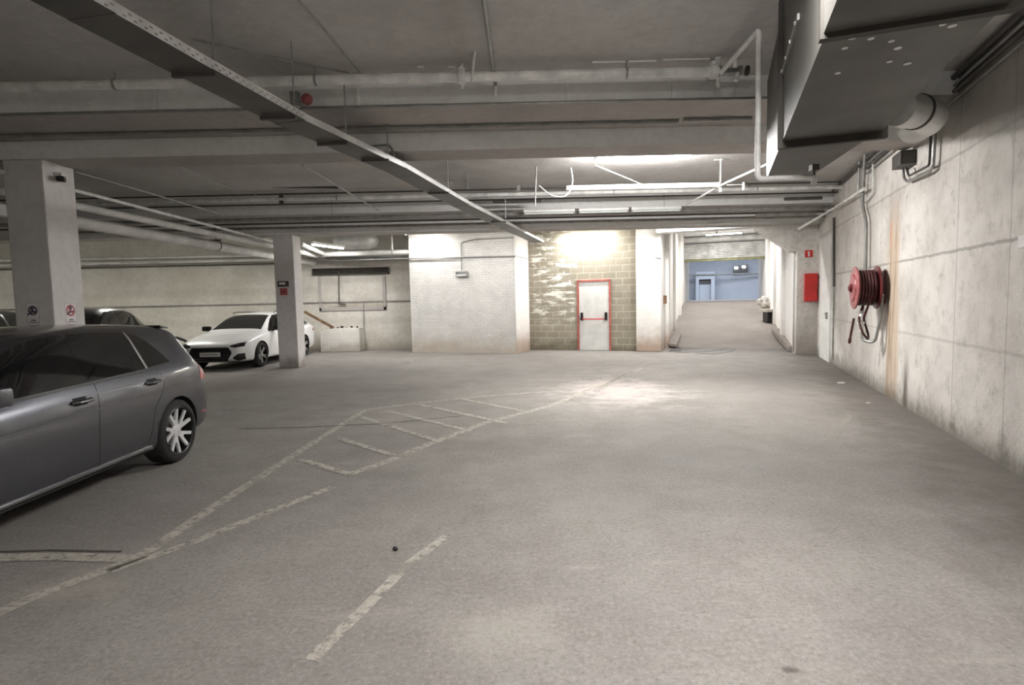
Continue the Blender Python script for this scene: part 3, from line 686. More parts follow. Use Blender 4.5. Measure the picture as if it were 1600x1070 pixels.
pipe('thin_pipe',[A,B],.014,m_pipegal,'thin slanting conduit behind the front column near the ceiling','conduit')
A=yz(283,262,3.8); B=yz(378,300,3.8)
pipe('thin_pipe',[A,B],.012,m_pipegal,'thin conduit on the ceiling behind the front beam','conduit')
A=yz(473,258,3.85); B=yz(592,329,3.60)
pipe('thin_pipe',[A,B],.016,m_pipegal,'slanting pale rod crossing pipes between the two beams','rod')
# ------------------------------------------------------------------ cross pipes between the beams
def cross(px0,px1,py,Y,r,mat,label,name='cross_pipe',**k):
    a=aty(px0,py+.022*0,Y); z=a.z; b=aty(px1,py,Y); return pipe(name,[(a.x,Y,z),(b.x,Y,z)],r,mat,label,'pipe','cross pipes between the beams',**k)
zc=lambda py,Y,px=640: aty(px,py,Y).z
def cpipe(x0,x1,py,Y,r,mat,label,px=640,hangs=()):
    z=aty(px,py,Y).z; return pipe('cross_pipe',[(x0,Y,z),(x1,Y,z)],r,mat,label,'pipe','cross pipes between the beams',hang=[(h,Y,z) for h in hangs])
cpipe(-14,7.3,299,11.8,.018,m_piped,'thin dark conduit, highest cross pipe between the beams',hangs=(-5.2,.6))
cpipe(-14,7.3,307,12.0,.042,m_pipew,'white pipe just below the highest dark cross conduit',hangs=(-9,-3.6,2.2,5.2))
cpipe(-9,7.4,315,12.5,.016,m_piped,'thin dark cross conduit hanging below the white one')
cpipe(-12,7.6,338,12.9,.045,m_pipeg,'thick grey cross pipe in front of the back beam',hangs=(-4,-1,3.5))
cpipe(-12,7.6,345,13.2,.018,m_piped,'thin dark conduit under the thick grey cross pipe')
cpipe(-12,7.8,352,13.9,.035,m_pipeg,'grey cross pipe tucked under the upper step of the back beam')
a=aty(885,294,9.9); b=aty(1126,290,9.9)
pipe('white_cross_pipe',[(a.x-.0,9.9,a.z),(b.x,9.9,a.z)],.045,m_pipew,'bright white pipe just below the lit ceiling lamp','pipe',hang=[(b.x-.02,9.9,a.z)])
pipe('white_cable',[aty(892,262,9.8),aty(896,286,9.8),aty(886,308,9.8),aty(862,307,9.8),aty(842,290,9.8)],.012,m_pipew,'white cable looping down in front of the bright white pipe','cable',fl=.3)
pipe('vertical_rod',[(aty(838,253,10.2).x,10.2,ZC),(aty(836,322,10.2).x,10.2,aty(836,322,10.2).z)],.013,m_pipegal,'thin vertical rod dropping from ceiling near the white cable loop','rod')
pipe('slanting_pipe',[aty(930,258,9.2),aty(1003,288,9.85)],.010,m_pipegal,'thin conduit running from the lit lamp down to the white pipe','conduit')
A=aty(1072,320,12.4); B=aty(1200,256,7.9); pipe('slanting_pipe',[A,aty(1125,290,9.8),B],.018,m_pipew,'slanting white pipe climbing towards the duct end','pipe')
a=aty(1126,289,9.9); g=empty('pipe_hanger',(a.x,9.9,a.z)); tag(g,'white hanger at the end of the bright white pipe','bracket')
mb=MB(); mb.tube([(0,0,0),(0,0,ZC-a.z)],.008); mb.tube([(-.12,0,ZC-a.z-.02),(.03,0,ZC-a.z-.02)],.01); mb.tube([(0,0,-.12),(0,0,0)],.03); mb.obj('rod',m_pipew,g)
a=aty(1162,290,10.2); g=empty('pipe_hanger',a); tag(g,'white hanger with a dark lever right of the bright white pipe','bracket')
mb=MB(); mb.tube([(0,0,-.08),(0,0,.06)],.025); mb.tube([(-.3,0,.02),(0,0,.02)],.012); mb.obj('stem',m_pipew,g)
mb=MB(); mb.tube([(.02,0,.06),(.12,0,-.02)],.012); mb.obj('lever',m_piped,g)
# small boxes and conduit loops on ceiling of the middle bay (thin)
for i,(x0,y0,x1,y1,x2) in enumerate(((668,260,668,280,668),(703,255,704,288,704),(730,262,730,296,730))):
    Y=10.6; pipe('ceiling_conduit',[(aty(x0,y0,Y).x,Y,ZC-.02),(aty(x1,y1,Y).x,Y,aty(x1,y1,Y).z)],.009,m_pipeg,['thin drop conduit closest to the cable tray in the middle bay','middle one of three thin drop conduits in the middle bay','thin drop conduit farthest from the tray in the middle bay'][i],'conduit')
Y=10.6; p=aty(690,282,Y); pipe('ceiling_conduit',[(aty(688,281,Y).x,Y,p.z),(aty(752,281,Y).x,Y,p.z)],.011,m_pipeg,'short level conduit joining the thin drop conduits','conduit')
# unlit batten lamps under the pipes
def batten(px0,px1,py,Y,label,lit=False,mat=None,zoff=0,L=None):
    a=aty(px0,py,Y); b=aty(px1,py,Y); z=(a.z+b.z)/2; g=empty('batten_lamp',((a.x+b.x)/2,Y,z)); tag(g,label,'lamp'); w=(b.x-a.x)/2
    mb=MB(); mb.box(-w,w,-.04,.04,.0,.06); mb.obj('housing',m_white,g,bevel=.008)
    mb=MB(); mb.tube([(-w+.03,0,-.022),(w-.03,0,-.022)],.02); mb.obj('tube',mat or m_tubeoff,g,smooth=True)
    mb=MB(); mb.box(-w,-w+.03,-.035,.035,-.045,.06); mb.box(w-.03,w,-.035,.035,-.045,.06); mb.obj('end_cap',m_pipeg,g)
    return g
m_tubeoff=plain('unlit_tube',(214,220,220),.2,0,.03,5)
batten(818,898,331.5,12.6,'unlit batten lamp between the beams, closest to the cable tray')
batten(904,982,329.5,12.6,'unlit batten lamp between the beams, middle one of three')
batten(986,1064,327.5,12.6,'unlit batten lamp between the beams, closest to the ramp')
pipe('slotted_channel',[aty(770,315,12.3),aty(845,314,12.3)],.03,m_piped,'short dark channel hanging between the beams near the tray','channel')
pipe('slotted_channel',[aty(425,291,11.5),aty(528,292,11.5)],.035,m_piped,'short dark channel hanging between the beams left of the tray','channel')
pipe('slotted_channel',[aty(1226,311,12.0),aty(1284,309,12.0)],.035,m_piped,'short dark channel between the beams near the long wall','channel')
pipe('slotted_channel',[aty(1182,336,13.2),aty(1275,333,13.2)],.05,m_pipeg,'grey box channel hanging before the back beam near the long wall','channel')
for i,(px,py,Y,c) in enumerate(((810,293,11.8,m_pipeg),(539,289,11.8,m_piped),(440,313,12.0,m_piped))):
    p=aty(px,py,Y); g=empty('pipe_bracket',p); tag(g,['small grey bracket on the cross pipes near the middle','small dark bracket on the cross pipes near the slanting rod','small dark bracket at the dark channel end'][i],'bracket')
    mb=MB(); mb.box(-.04,.04,-.03,.03,-.08,.1); mb.tube([(0,0,.1),(0,0,ZC-p.z)],.008,8); mb.obj('body',c,g)
# ceiling lamp that is lit
a=aty(930,257,9.2); b=aty(1080,257,9.2); LAx=(a.x+b.x)/2; LAz=3.86; LAw=(b.x-a.x)/2
g=empty('ceiling_lamp',(LAx,9.2,LAz)); tag(g,'lit twin fluorescent lamp on the ceiling behind the front beam','lamp')
mb=MB(); mb.box(-LAw,LAw,-.12,.12,.0,.05); mb.obj('housing',m_white,g,bevel=.01)
for s in (-.06,.06):
    mb=MB(); mb.tube([(-LAw+.03,s,-.03),(LAw-.03,s,-.03)],.02); mb.obj('tube',m_tube,g,smooth=True)
mb=MB(); mb.box(-LAw-.0,-LAw+.03,-.11,.11,-.05,.0); mb.box(LAw-.03,LAw,-.11,.11,-.05,.0); mb.obj('end_cap',m_white,g)
def area(name,loc,sx,sy,W,rgb=(1,.984,.972),rot=(0,0,0)):
    l=bpy.data.lights.new(name,'AREA'); l.shape='RECTANGLE'; l.size=sx; l.size_y=sy; l.energy=W; l.color=rgb
    o=bpy.data.objects.new(name,l); COL.objects.link(o); o.location=loc; o.rotation_euler=rot; return o
def tubelamp(x,y,z,L,rz,W,label,rgb=(1,.984,.972),up=.0,n=1):
    g=empty('fluorescent_lamp',(x,y,z),rz); tag(g,label,'lamp')
    mb=MB(); mb.box(-L/2,L/2,-.05,.05,.0,.07); mb.obj('housing',m_white,g,bevel=.008)
    mb=MB(); mb.tube([(-L/2+.03,0,-.03),(L/2-.03,0,-.03)],.02); mb.obj('tube',m_tube,g,smooth=True)
    area('lamp_light',(x,y,z-.065),L*.95,.06,W,rgb,(0,0,rz))
    if up: area('lamp_light',(x,y,z+.09),L*.95,.1,W*up,rgb,(PI,0,rz))  # upward light, added to brighten the ceiling
    if z<ZC-.12:
        for s in (-.5,.5):
            mb=MB(); mb.tube([(L*s*.7,0,.06),(L*s*.7,0,min(ZC-z,9))],.006,8); mb.obj('hanger',m_pipegal,g)
    return g
area('lamp_light',(LAx,9.2,LAz-.07),LAw*1.9,.2,85)
for dx in (-.5,0,.5):
    l=bpy.data.lights.new('tube_glow','POINT'); l.energy=30; l.shadow_soft_size=.06; l.color=(1,.984,.972); o=bpy.data.objects.new('tube_glow',l); COL.objects.link(o); o.location=(LAx+dx,9.2,LAz-.16)
p=PD+E1*1.95-WD*.35; tubelamp(p.x,p.y,3.72,1.5,RZB,36,'lit fluorescent lamp above the red-framed exit door, hidden by the back beam')
p=PB+E1*.75-WD*.5; tubelamp(p.x,p.y,3.75,1.2,RZB,13,'lit fluorescent lamp over the edge of the painted brick wall')
p=aty(513,384,17.2); g=tubelamp(p.x,p.y,p.z,1.5,math.radians(70),30,'bright fluorescent lamp slanting above the dark louvre')
tubelamp(-10.2,15.6,3.7,1.5,0,52,'fluorescent lamp behind the back beam over the black cars',(1,.99,.9))
tubelamp(-16,15.0,3.7,1.5,0,42,'fluorescent lamp far along the back wall',(1,.99,.9))
p=PC+WD*1.3+E1*1.75; tubelamp(p.x,p.y,4.25,1.5,RZB,50,'fluorescent lamp on the ceiling where the ramp starts')
p=PC+WD*5.2+E1*1.75; tubelamp(p.x,p.y,4.3,1.5,RZB,45,'fluorescent lamp over the middle of the ramp')
p=PC+WD*9.2+E1*1.75; tubelamp(p.x,p.y,4.3,1.5,RZB,30,'fluorescent lamp at the upper end of the ramp')
tubelamp(4.6,15.15,3.74,1.5,0,52,'added unseen fill lamp behind the back beam in front of the ramp mouth')  # added out of sight to brighten the pillar and ramp mouth
tubelamp(-1.2,15.2,3.74,1.5,0,30,'added unseen fill lamp behind the back beam in front of the painted brick wall')  # added out of sight to brighten the front of the brick wall
# lamps in the bays behind the camera
tubelamp(1.5,2.5,3.5,1.5,0,115,'fluorescent lamp over the drive lane just above the viewpoint',up=1.2)
tubelamp(.3,-2.6,3.3,1.5,0,180,'fluorescent lamp over the drive lane behind the viewpoint',up=1.3)
tubelamp(-8.5,-3.5,3.6,1.5,0,60,'fluorescent lamp over the row in front of the grey car')
# far hall: two flood lamps and cool light
for i,(px,py) in enumerate(((1151,420),(1163,418.5))):
    n=WD; pt=Q0+WD*11.6; d=ray(px,py); o=Vector((0,0,H)); t=(pt-o).dot(n)/d.dot(n); p=o+d*t
    g=empty('flood_lamp',p,RZB); tag(g,['flood lamp on the bluish far wall, the one closer to the small dark door','flood lamp on the bluish far wall, the one farther from the small dark door'][i],'lamp')
    mb=MB(); mb.box(-.22,.22,-.1,.12,-.3,.22); mb.obj('housing',m_piped,g,bevel=.02)
    mb=MB(); mb.box(-.14,.06,-.13,-.1,.0,.14); mb.obj('lens',m_tubec,g)
q=Q0+WD*6; area('hall_light',(q.x+1,q.y,5.1),6,3,230,(.78,.87,1))
q=Q0+WD*6+E1*8; area('hall_light',(q.x,q.y,5.1),4,3,140,(.78,.87,1))
# small dark door and pipe in the far hall
def far(px,py,off=.0):
    n=WD; pt=Q0+WD*(12-off); d=ray(px,py); o=Vector((0,0,H)); t=(pt-o).dot(n)/d.dot(n); return o+d*t
a=far(1092,471,1.0); b=far(1111,436,1.0); a.z=1.36
c=far(1087,471,1.0); e_=far(1117,424,1.0)
w=(e_-c).dot(E1); h=e_.z-1.36
o1=(a-c).dot(E1); o2=(b-c).dot(E1)
mb=MB(); mb.box(0,o1,0,.95,0,h); mb.box(o2,w,0,.95,0,h); mb.box(o1,o2,0,.95,b.z-1.36,h); mb.box(o1,o2,.5,.95,0,b.z-1.36)
c.z=1.36; o=struct(wallobj(mb,'wall_porch',m_blue,c,RZB))
mb=MB(); mb.box(o1,o2,.3,.36,0,b.z-1.36-.3); o=struct(wallobj(mb,'door_3',m_blue,c,RZB)); mb=MB(); mb.box(o1,o2,.2,.4,b.z-1.66,b.z-1.36); struct(wallobj(mb,'trim_2',m_piped,c,RZB))
pipe('wall_cable',[far(1060,430,1.05),far(1117,429,1.05),far(1230,427,.1)],.05,m_pipeg,'dark cable run along the bluish far wall above the small door','cable')
# roller shutter rolled up over the ramp head
S0=PC+WD*10.9
g=empty('roller_shutter',(S0.x,S0.y,3.4),RZB); tag(g,'rolled-up metal roller shutter over the top of the ramp','shutter')
zs=[aty(1140,405,S0.y).z]
mb=MB(); N=9; zt=4.05; zb_=zs[0]; pts=[]
for i in range(N*4+1):
    z=zb_+(zt-zb_)*i/(N*4); pts.append((-.05*abs(math.sin(PI*i/4)),z))
vs=[];fs=[]
for i,(y,z) in enumerate(pts): vs+=[(-.05,y,z-3.4),(3.6,y,z-3.4),(-.05,y+.03,z-3.4),(3.6,y+.03,z-3.4)]
for i in range(len(pts)-1):
    k=4*i; fs+=[(k,k+1,k+5,k+4),(k+2,k+6,k+7,k+3),(k,k+4,k+6,k+2),(k+1,k+3,k+7,k+5)]
mb.add(vs,fs); mb.obj('slat_curtain',m_galv,g)
mb=MB(); mb.lathe((-.1,.05,.85),(1,0,0),[(0,.14),(3.7,.14)],24); mb.obj('roll',m_galv,g,smooth=True)
mb=MB(); mb.box(-.05,3.6,-.07,.06,zb_-3.4-.09,zb_-3.4); mb.obj('bottom_bar',m_yel,g)
mb=MB(); mb.box(-.12,-.02,-.1,.14,-2.05,.75); mb.obj('guide_rail',m_corr,g); mb=MB(); mb.box(3.55,3.65,-.1,.14,-2.05,.75); mb.obj('guide_rail',m_corr,g)
# pink lamp pipe in corridor
p=PC+WD*2.4+E1*1.5; pipe('sprinkler_drop',[(p.x,p.y,4.42),(p.x,p.y,3.5)],.02,m_pipew,'thin white drop pipe hanging over the ramp mouth','pipe')
pipe('corridor_pipe',[PC+WD*.9+E1*.1+Vector((0,0,3.92)),PC+WD*.9+E1*3.4+Vector((0,0,3.95))],.035,m_pipew,'white pipe crossing over the mouth of the ramp','pipe')
pipe('corridor_rail',[PC+WD*.25+E1*.05+Vector((0,0,3.75)),PC+WD*2.0+E1*.05+Vector((0,0,3.75))],.03,m_pipew,'white pipe along the corridor wall by the ramp','pipe')
# kerbs and debris at ramp's right side
mb=MB(); 
for d0_,d1_,wd in ((.1,3.6,.16),(4.2,8.8,.18)):
    pass
q=PR+WD*.2; mb=MB(); mb.prism([(0,.0,-.02),(3.6,.0,-.02),(3.6,.25,-.02),(.0,.10,-.02)],(0,0,.16)); o=wallobj(mb,'kerb_stone',m_ramp,(q.x,q.y,.02),RZW,bevel=.02); tag(o,'dusty concrete kerb along the foot of the ramp wall','kerb')
o.rotation_euler=(0,-math.radians(5),RZW)
q=PR+WD*5.6-E1*.22; mb=MB(); mb.box(-.22,.2,-.4,.4,0,.10); o=mb.obj('wood_board',m_crash); o.location=(q.x,q.y,.98); tag(o,'pale board end sticking out over a dark block beside the ramp','board')
mb=MB(); mb.box(-.12,.12,-.2,.2,0,.38); o=mb.obj('dark_block',m_black,bevel=.02); o.location=(q.x,q.y,.6); tag(o,'small dark block under the pale board beside the ramp','block')
q=PR+WD*8.2-E1*.25; mb=MB(); 
for i in range(5):
    mb.lathe((random.uniform(-.12,.12),random.uniform(-.4,.4),random.uniform(.05,.35)),(random.random(),random.random(),1),[(-.13,.05),(0,.16),(.14,.06)],9)
o=mb.obj('white_sack',m_crash,smooth=True); o.location=(q.x,q.y,1.08); tag(o,'crumpled white sack lying at the upper right edge of the ramp','sack')
q=PC+WD*2.0+E1*.35; mb=MB(); mb.prism([(-1.0,0,0),(1.2,0,0),(1.1,.22,0),(-.8,.3,0)],(0,0,.1)); o=wallobj(mb,'kerb_stone',m_ramp,(q.x,q.y,.12),RZW,bevel=.02); o.rotation_euler=(0,-math.radians(5),RZW); tag(o,'low concrete kerb on the pillar side of the ramp','kerb')
# ------------------------------------------------------------------ back wall fittings
YB=19.6
def bk(px,py,off=0): return aty(px,py,YB-off)
a=bk(488,430,.1); b=bk(607,417,.1)
g=empty('louvre',(a.x,YB,a.z)); tag(g,'long dark slatted louvre above the recessed frame on the back wall','louvre'); w=b.x-a.x; h=b.z-a.z
mb=MB(); mb.box(0,w,-.12,0,0,.03); mb.box(0,w,-.12,0,h-.03,h); mb.box(0,.04,-.12,0,0,h); mb.box(w-.04,w,-.12,0,0,h); mb.obj('frame',m_louv,g)
mb=MB(); 
for i in range(5):
    z=.04+i*(h-.08)/5; mb.prism([(.03,-.11,z),(w-.03,-.11,z),(w-.03,-.02,z+.05),(.03,-.02,z+.05)],(0,0,.012))
mb.obj('slats',m_louv,g)
a=bk(500,486); b=bk(602,430); w=b.x-a.x; h=b.z-a.z
g=empty('window_1',(a.x,YB,a.z)); struct(g,'blocked-up window with grey frame on the back wall','window')
mb=MB(); mb.box(0,w,-.05,0,0,.11); mb.box(w-.10,w,-.05,0,0,h); mb.box(0,.08,-.05,0,0,h); mb.obj('window_frame',m_beamd,g,bevel=.01)
mb=MB(); mb.box(.08,w-.1,-.015,0,.11,h); mb.obj('window_panel',m_back,g)
pipe('wall_conduit',[bk(529,424,.1),bk(530,475,.1),bk(540,475.5,.1)],.022,m_piped,'dark conduit dropping over the blocked-up window','conduit',fl=.03)
pipe('wall_conduit',[bk(568,472,.05),bk(569,545,.05)],.015,m_pipeg,'thin grey conduit below the blocked-up window','conduit')
# shelf ledge strips and thick pipes on back wall
z1=bk(300,404,.2).z
pipe('wall_pipe',[(-25,YB-.15,z1+.06),(bk(430,404).x,YB-.15,z1+.06)],.05,m_insul,'upper one of two pale pipes along the back wall over the black cars','pipe','pipes along the back wall')
pipe('wall_pipe',[(-25,YB-.15,z1-.10),(bk(640,404).x,YB-.15,z1-.10)],.05,m_insul,'lower one of two pale pipes along the back wall, reaching the brick block','pipe','pipes along the back wall')
pipe('wall_pipe',[(-25,YB-.12,z1-.22),(bk(430,404).x,YB-.12,z1-.22)],.022,m_piped,'thin dark pipe under the two pale pipes on the back wall','pipe')
mb=MB(); mb.box(-25.9,bk(640,404).x,YB-.05,YB,aty(300,477,YB).z-.02,aty(300,477,YB).z+.02); struct(mb.obj('trim_3',m_pipeg))
p0=aty(505,397,18.3); p1=aty(645,396,18.3)
pipe('white_pipe',[(p0.x,18.3,p0.z),(p1.x,18.3,p0.z)],.085,m_insul,'thick bright white pipe in front of the back wall beside the brick block','pipe',hang=[(aty(613,390,18.3).x,18.3,p0.z)],hr=.04)
pipe('white_pipe',[aty(470,381,16.5),aty(507,397,18.3)],.07,m_insul,'thick white pipe slanting behind the slim column','pipe')
pipe('white_pipe',[aty(470,393,17),aty(495,399,18.4)],.09,m_insul,'short thick white pipe emerging behind the slim column','pipe')
pipe('white_pipe',[aty(472,405,18.9),aty(640,403,18.9)],.05,m_pipeg,'grey pipe under the bright white pipe by the brick block','pipe')
p=aty(556,377,18.6); mb=MB(); 
mb.lathe((-.75,0,0),(1,0,0),[(0,.05),(.06,.2),(.2,.27),(1.2,.27),(1.4,.2),(1.5,.05)],28); o=mb.obj('air_duct',m_galv,smooth=True); o.location=p; tag(o,'rounded grey air duct under the ceiling behind the bright white pipe','duct')
# low white block with rubble and slanting plank
a=atz(501,549); 
a=Vector((aty(501,549,18.9).x,18.9,0)); b=aty(561,512,18.9)
w=b.x-a.x; h=b.z
mb=MB(); mb.prism([(0,0,0),(w,0,0),(w,0,h),(w*.6,0,h+.01),(w*.2,0,h-.03),(.0,0,h-.12)],(0,.69,0)); o=mb.obj('plinth',m_crash,bevel=.02); o.location=a; tag(o,'low chipped white concrete plinth standing against the back wall','plinth')
for i in range(6):
    mb=MB(); r=random.uniform(.03,.07); mb.lathe((0,0,r*.6),(random.random()*.5,random.random()*.5,1),[(-r*.6,r*.5),(0,r),(r*.7,r*.4)],7); o=mb.obj('rubble_lump',m_louv); o.location=(a.x+.3+i*.17+random.random()*.12,18.95+random.random()*.1,h-.012); o.rotation_euler=(0,0,random.random()*3)
    tag(o,'small dark lump of rubble lying on the low white plinth','rubble','rubble on the plinth')
A=aty(476,487,18.9); B=aty(521,512,18.95); d=(B-A)
mb=MB(); mb.obox(d*.5,[d,Vector((0,1,0)),d.cross(Vector((0,1,0)))],[d.length/2,.06,.035]); o=mb.obj('wood_plank',m_rust); o.location=A; tag(o,'brown weathered plank leaning down behind the white car onto the plinth','plank')
# dark rubber bumper rail along back wall between cars
pipe('rubber_hose',[bk(262,529,.6),bk(275,527,.5),bk(292,533,.5),bk(300,545,.6)],.045,m_black,'black rubber hose against the back wall beside the white car','hose',fl=.2)
# ------------------------------------------------------------------ camera on column, signs
p=aty(99,274,7.2); p=Vector((-5.83,7.42,aty(96,276,7.4).z))
g=empty('security_camera',p); tag(g,'small black and white security camera on the column side','camera')
mb=MB(); mb.box(0,.10,-.05,.05,.0,.045); mb.obj('mount',m_white,g,bevel=.01)
mb=MB(); mb.obox((.07,-.02,-.03),[(.5,-.85,-.12),(1,.6,0),(0,0,1)],[.09,.04,.035]); mb.obj('body',m_black,g,bevel=.01)
mb=MB(); mb.lathe((.12,-.105,-.04),(.5,-.85,-.12),[(0,.026),(.02,.026)],14); mb.obj('lens',m_glass,g)
def textobj(txt,size,mat,parent,loc,rot):
    c=bpy.data.curves.new('t','FONT'); c.body=txt; c.size=size; c.align_x='CENTER'; c.extrude=.0006
    o=bpy.data.objects.new('t',c); COL.objects.link(o); dg=bpy.context.evaluated_depsgraph_get(); me=bpy.data.meshes.new_from_object(o.evaluated_get(dg))
    bpy.data.objects.remove(o); q=bpy.data.objects.new('lettering',me); me.materials.clear(); me.materials.append(mat); COL.objects.link(q); q.parent=parent; q.location=loc; q.rotation_euler=rot; return q
def banned_sign(x,y,z,rz,w,h,label,ring,glyph):
    """local x right, y out of the sheet is -y"""
    g=MB(); g.box(-w/2,w/2,-.002,0,0,h); o=g.obj('paper_sign',m_signw); o.location=(x,y,z); o.rotation_euler=(0,0,rz); tag(o,label,'sign')
    mb=MB(); cz=h*.64; R=w*.36
    mb.lathe((0,-.0025,cz),(0,1,0),[(0,R),(0,R-.022),(.0015,R-.022),(.0015,R)],36,closed=True); mb.obox((0,-.003,cz),[(1,0,-1),(0,1,0),(1,0,1)],[R,.0012,.011]); mb.obj('ban_ring',ring,o)
    mb=MB(); mb.box(-.035,.05,-.0035,-.002,cz-.03,cz+.0); mb.lathe((.0,-.002,cz+.035),(0,-1,0),[(0,.026),(.0015,.026)],14); mb.obox((-.03,-.003,cz-.03),[(1,0,.6),(0,1,0),(-.6,0,1)],[.045,.001,.012]); mb.obj('pictogram',glyph,o)
    mb=MB(); mb.box(-w*.18,w*.18,-.0035,-.002,h*.20,h*.25); mb.box(-w*.34,w*.34,-.0035,-.002,h*.12,h*.15); mb.obj('lettering',glyph,o)
    for a in ((-w/2,-w/2+.004,0,h),(w/2-.004,w/2,0,h),(-w/2,w/2,0,.004),(-w/2,w/2,h-.004,h)):
        pass
    mb=MB(); mb.box(-w*.46,w*.46,-.003,-.002,h*.95,h*.96); mb.box(-w*.46,w*.46,-.003,-.002,h*.04,h*.05); mb.box(-w*.46,-w*.445,-.003,-.002,h*.04,h*.96); mb.box(w*.445,w*.46,-.003,-.002,h*.04,h*.96); mb.obj('sign_border',glyph,o); return o
a=aty(53,505,7.2); banned_sign(a.x,7.2,a.z-.03,0,.17,.30,'paper ban sign on the shaded front face of the concrete column',m_ink,m_ink)
a=aty(112,504,7.5); banned_sign(-5.83,7.47,a.z-.03,PI/2,.21,.30,'paper ban sign with a reddish ring on the bright side face of the column',m_signr,m_ink)
# signs on the back column
a=aty(434,448,14.3); b=aty(451,439,14.3)
mb=MB(); mb.box(0,b.x-a.x,-.01,0,0,b.z-a.z); o=mb.obj('column_sign',m_louv); o.location=(a.x,14.3,a.z); tag(o,'small dark sign on the slim column, above the red one','sign')
mb=MB(); mb.box(.04,.2,-.013,-.01,.05,.11); mb.obj('sign_print',m_signw,o)
a=aty(438,461,14.3); b=aty(449,450,14.3)
mb=MB(); mb.box(0,b.x-a.x,-.01,0,0,b.z-a.z); o=mb.obj('column_sign',m_signr); o.location=(a.x,14.3,a.z); tag(o,'small red sign with pale centre on the slim column','sign')
mb=MB(); mb.box(.04,b.x-a.x-.04,-.013,-.01,.04,b.z-a.z-.05); mb.obj('sign_print',m_pink,o)
# white notice at the right picture edge on long wall
p=onwall(1598,377,.01); mb=MB(); mb.box(-.10,.06,0,.01,-.05,.05); o=mb.obj('wall_notice',m_signw); o.location=p; o.rotation_euler=(0,0,RZW); tag(o,'small white notice on the long wall beyond the crack line','notice')
# ------------------------------------------------------------------ floor markings
def stripe(pxs,w,mat,label,z=.003,cat='floor marking',name='painted_line',group=None,taper=None):
    pts=[atz(*q,0) for q in pxs]; mb=MB(); L=[];R_=[]
    for i,p in enumerate(pts):
        d=(pts[min(i+1,len(pts)-1)]-pts[max(i-1,0)]).normalized(); n=Vector((-d.y,d.x,0)); L.append(p+n*w/2); R_.append(p-n*w/2)
    vs=[(q.x,q.y,z) for q in L+R_]; n=len(L); fs=[(n+i,n+i+1,i+1,i) for i in range(n-1)]
    mb.add(vs,fs); o=mb.obj(name,mat); tag(o,label,cat,group); return o
stripe([(-60,985),(40,938),(215,872),(360,775),(470,704),(572,640)],.10,m_line,'long worn line running from the picture foot past the grey car to the hatching')
stripe([(170,893),(300,848),(420,800),(520,761)],.085,m_line,'worn line branching beside the long line, ending beyond the grey car')
stripe([(-60,873),(80,870),(205,873)],.11,m_line,'short worn line crossing from beside the grey car to the long line',z=.004)
stripe([(-60,864),(80,860),(190,862)],.025,m_crack,'dark dirty edge above the short crossing line',name='floor_crack',cat='crack')
stripe([(545,741),(600,723),(680,690),(760,660),(860,634),(930,605),(1003,575)],.11,m_line,'outer long side line of the hatched marking, curving to the exit door')
stripe([(575,640),(660,629),(780,617),(870,611)],.09,m_line,'far side line of the hatched marking',z=.004)
hs=[((398,748),(435,773)),((470,718),(545,741)),((530,685),(615,712)),((560,650),(690,691)),((605,642),(735,674)),((655,632),(790,661)),((715,622),(830,645))]
for i,(a,b) in enumerate(hs):
    stripe([a,b],.085 if i else .1,m_line if i else m_linef,['faint first bar of the hatching beside the branching line','second bar of the hatching, curving into the outer line','third bar of the hatched marking from the grey car','fourth bar of the hatched marking from the grey car','fifth bar of the hatched marking from the grey car','sixth bar of the hatched marking from the grey car','last short bar of the hatched marking'][i],z=.005,group=None)
stripe([(697,838),(640,880),(570,950),(520,998),(486,1032)],.07,m_line,'worn dash painted in the middle of the drive lane beside the black stone')
stripe([(755,785),(720,818)],.06,m_linef,'very faint dash beyond the middle lane dash')
stripe([(345,640),(520,640)],.10,m_linef,'faint bay line between the grey car and the hatching',z=.004)
stripe([(450,599),(600,600),(727,606)],.09,m_linef,'faint bay line in front of the slim column')
stripe([(700,573),(840,573),(890,561)],.10,m_linef,'faint bay line before the painted brick wall')
stripe([(1130,595),(1134,568)],.14,m_linef,'faint shaft of the direction arrow on the drive lane'); stripe([(1118,572),(1134,563),(1152,572)],.12,m_linef,'faint head of the direction arrow on the drive lane',z=.005)
stripe([(1298,690),(1325,652)],.10,m_linef,'faint short dash beside the long wall',z=.004)
stripe([(930,612),(985,580),(1020,563)],.12,m_linef,'faint line beside the outer hatching line near the door')
stripe([(370,670),(470,668),(600,662),(720,650)],.022,m_crack,'thin dark crack crossing the hatched marking',name='floor_crack',cat='crack',z=.006)
stripe([(1205,566),(1300,562)],.02,m_crack,'thin dark crack in front of the chipped column',name='floor_crack',cat='crack')
# puddle
pp=[atz(*q,0) for q in ((1045,550),(1060,535),(1075,528),(1108,522),(1140,533),(1122,540),(1155,546),(1120,554),(1085,552))]
mb=MB(); mb.prism([(p.x,p.y,.007) for p in pp],(0,0,.003)); o=mb.obj('puddle',m_wet); tag(o,'wet shiny puddle at the foot of the ramp','puddle')
def spillz(p):  # follow the ramp
    return p
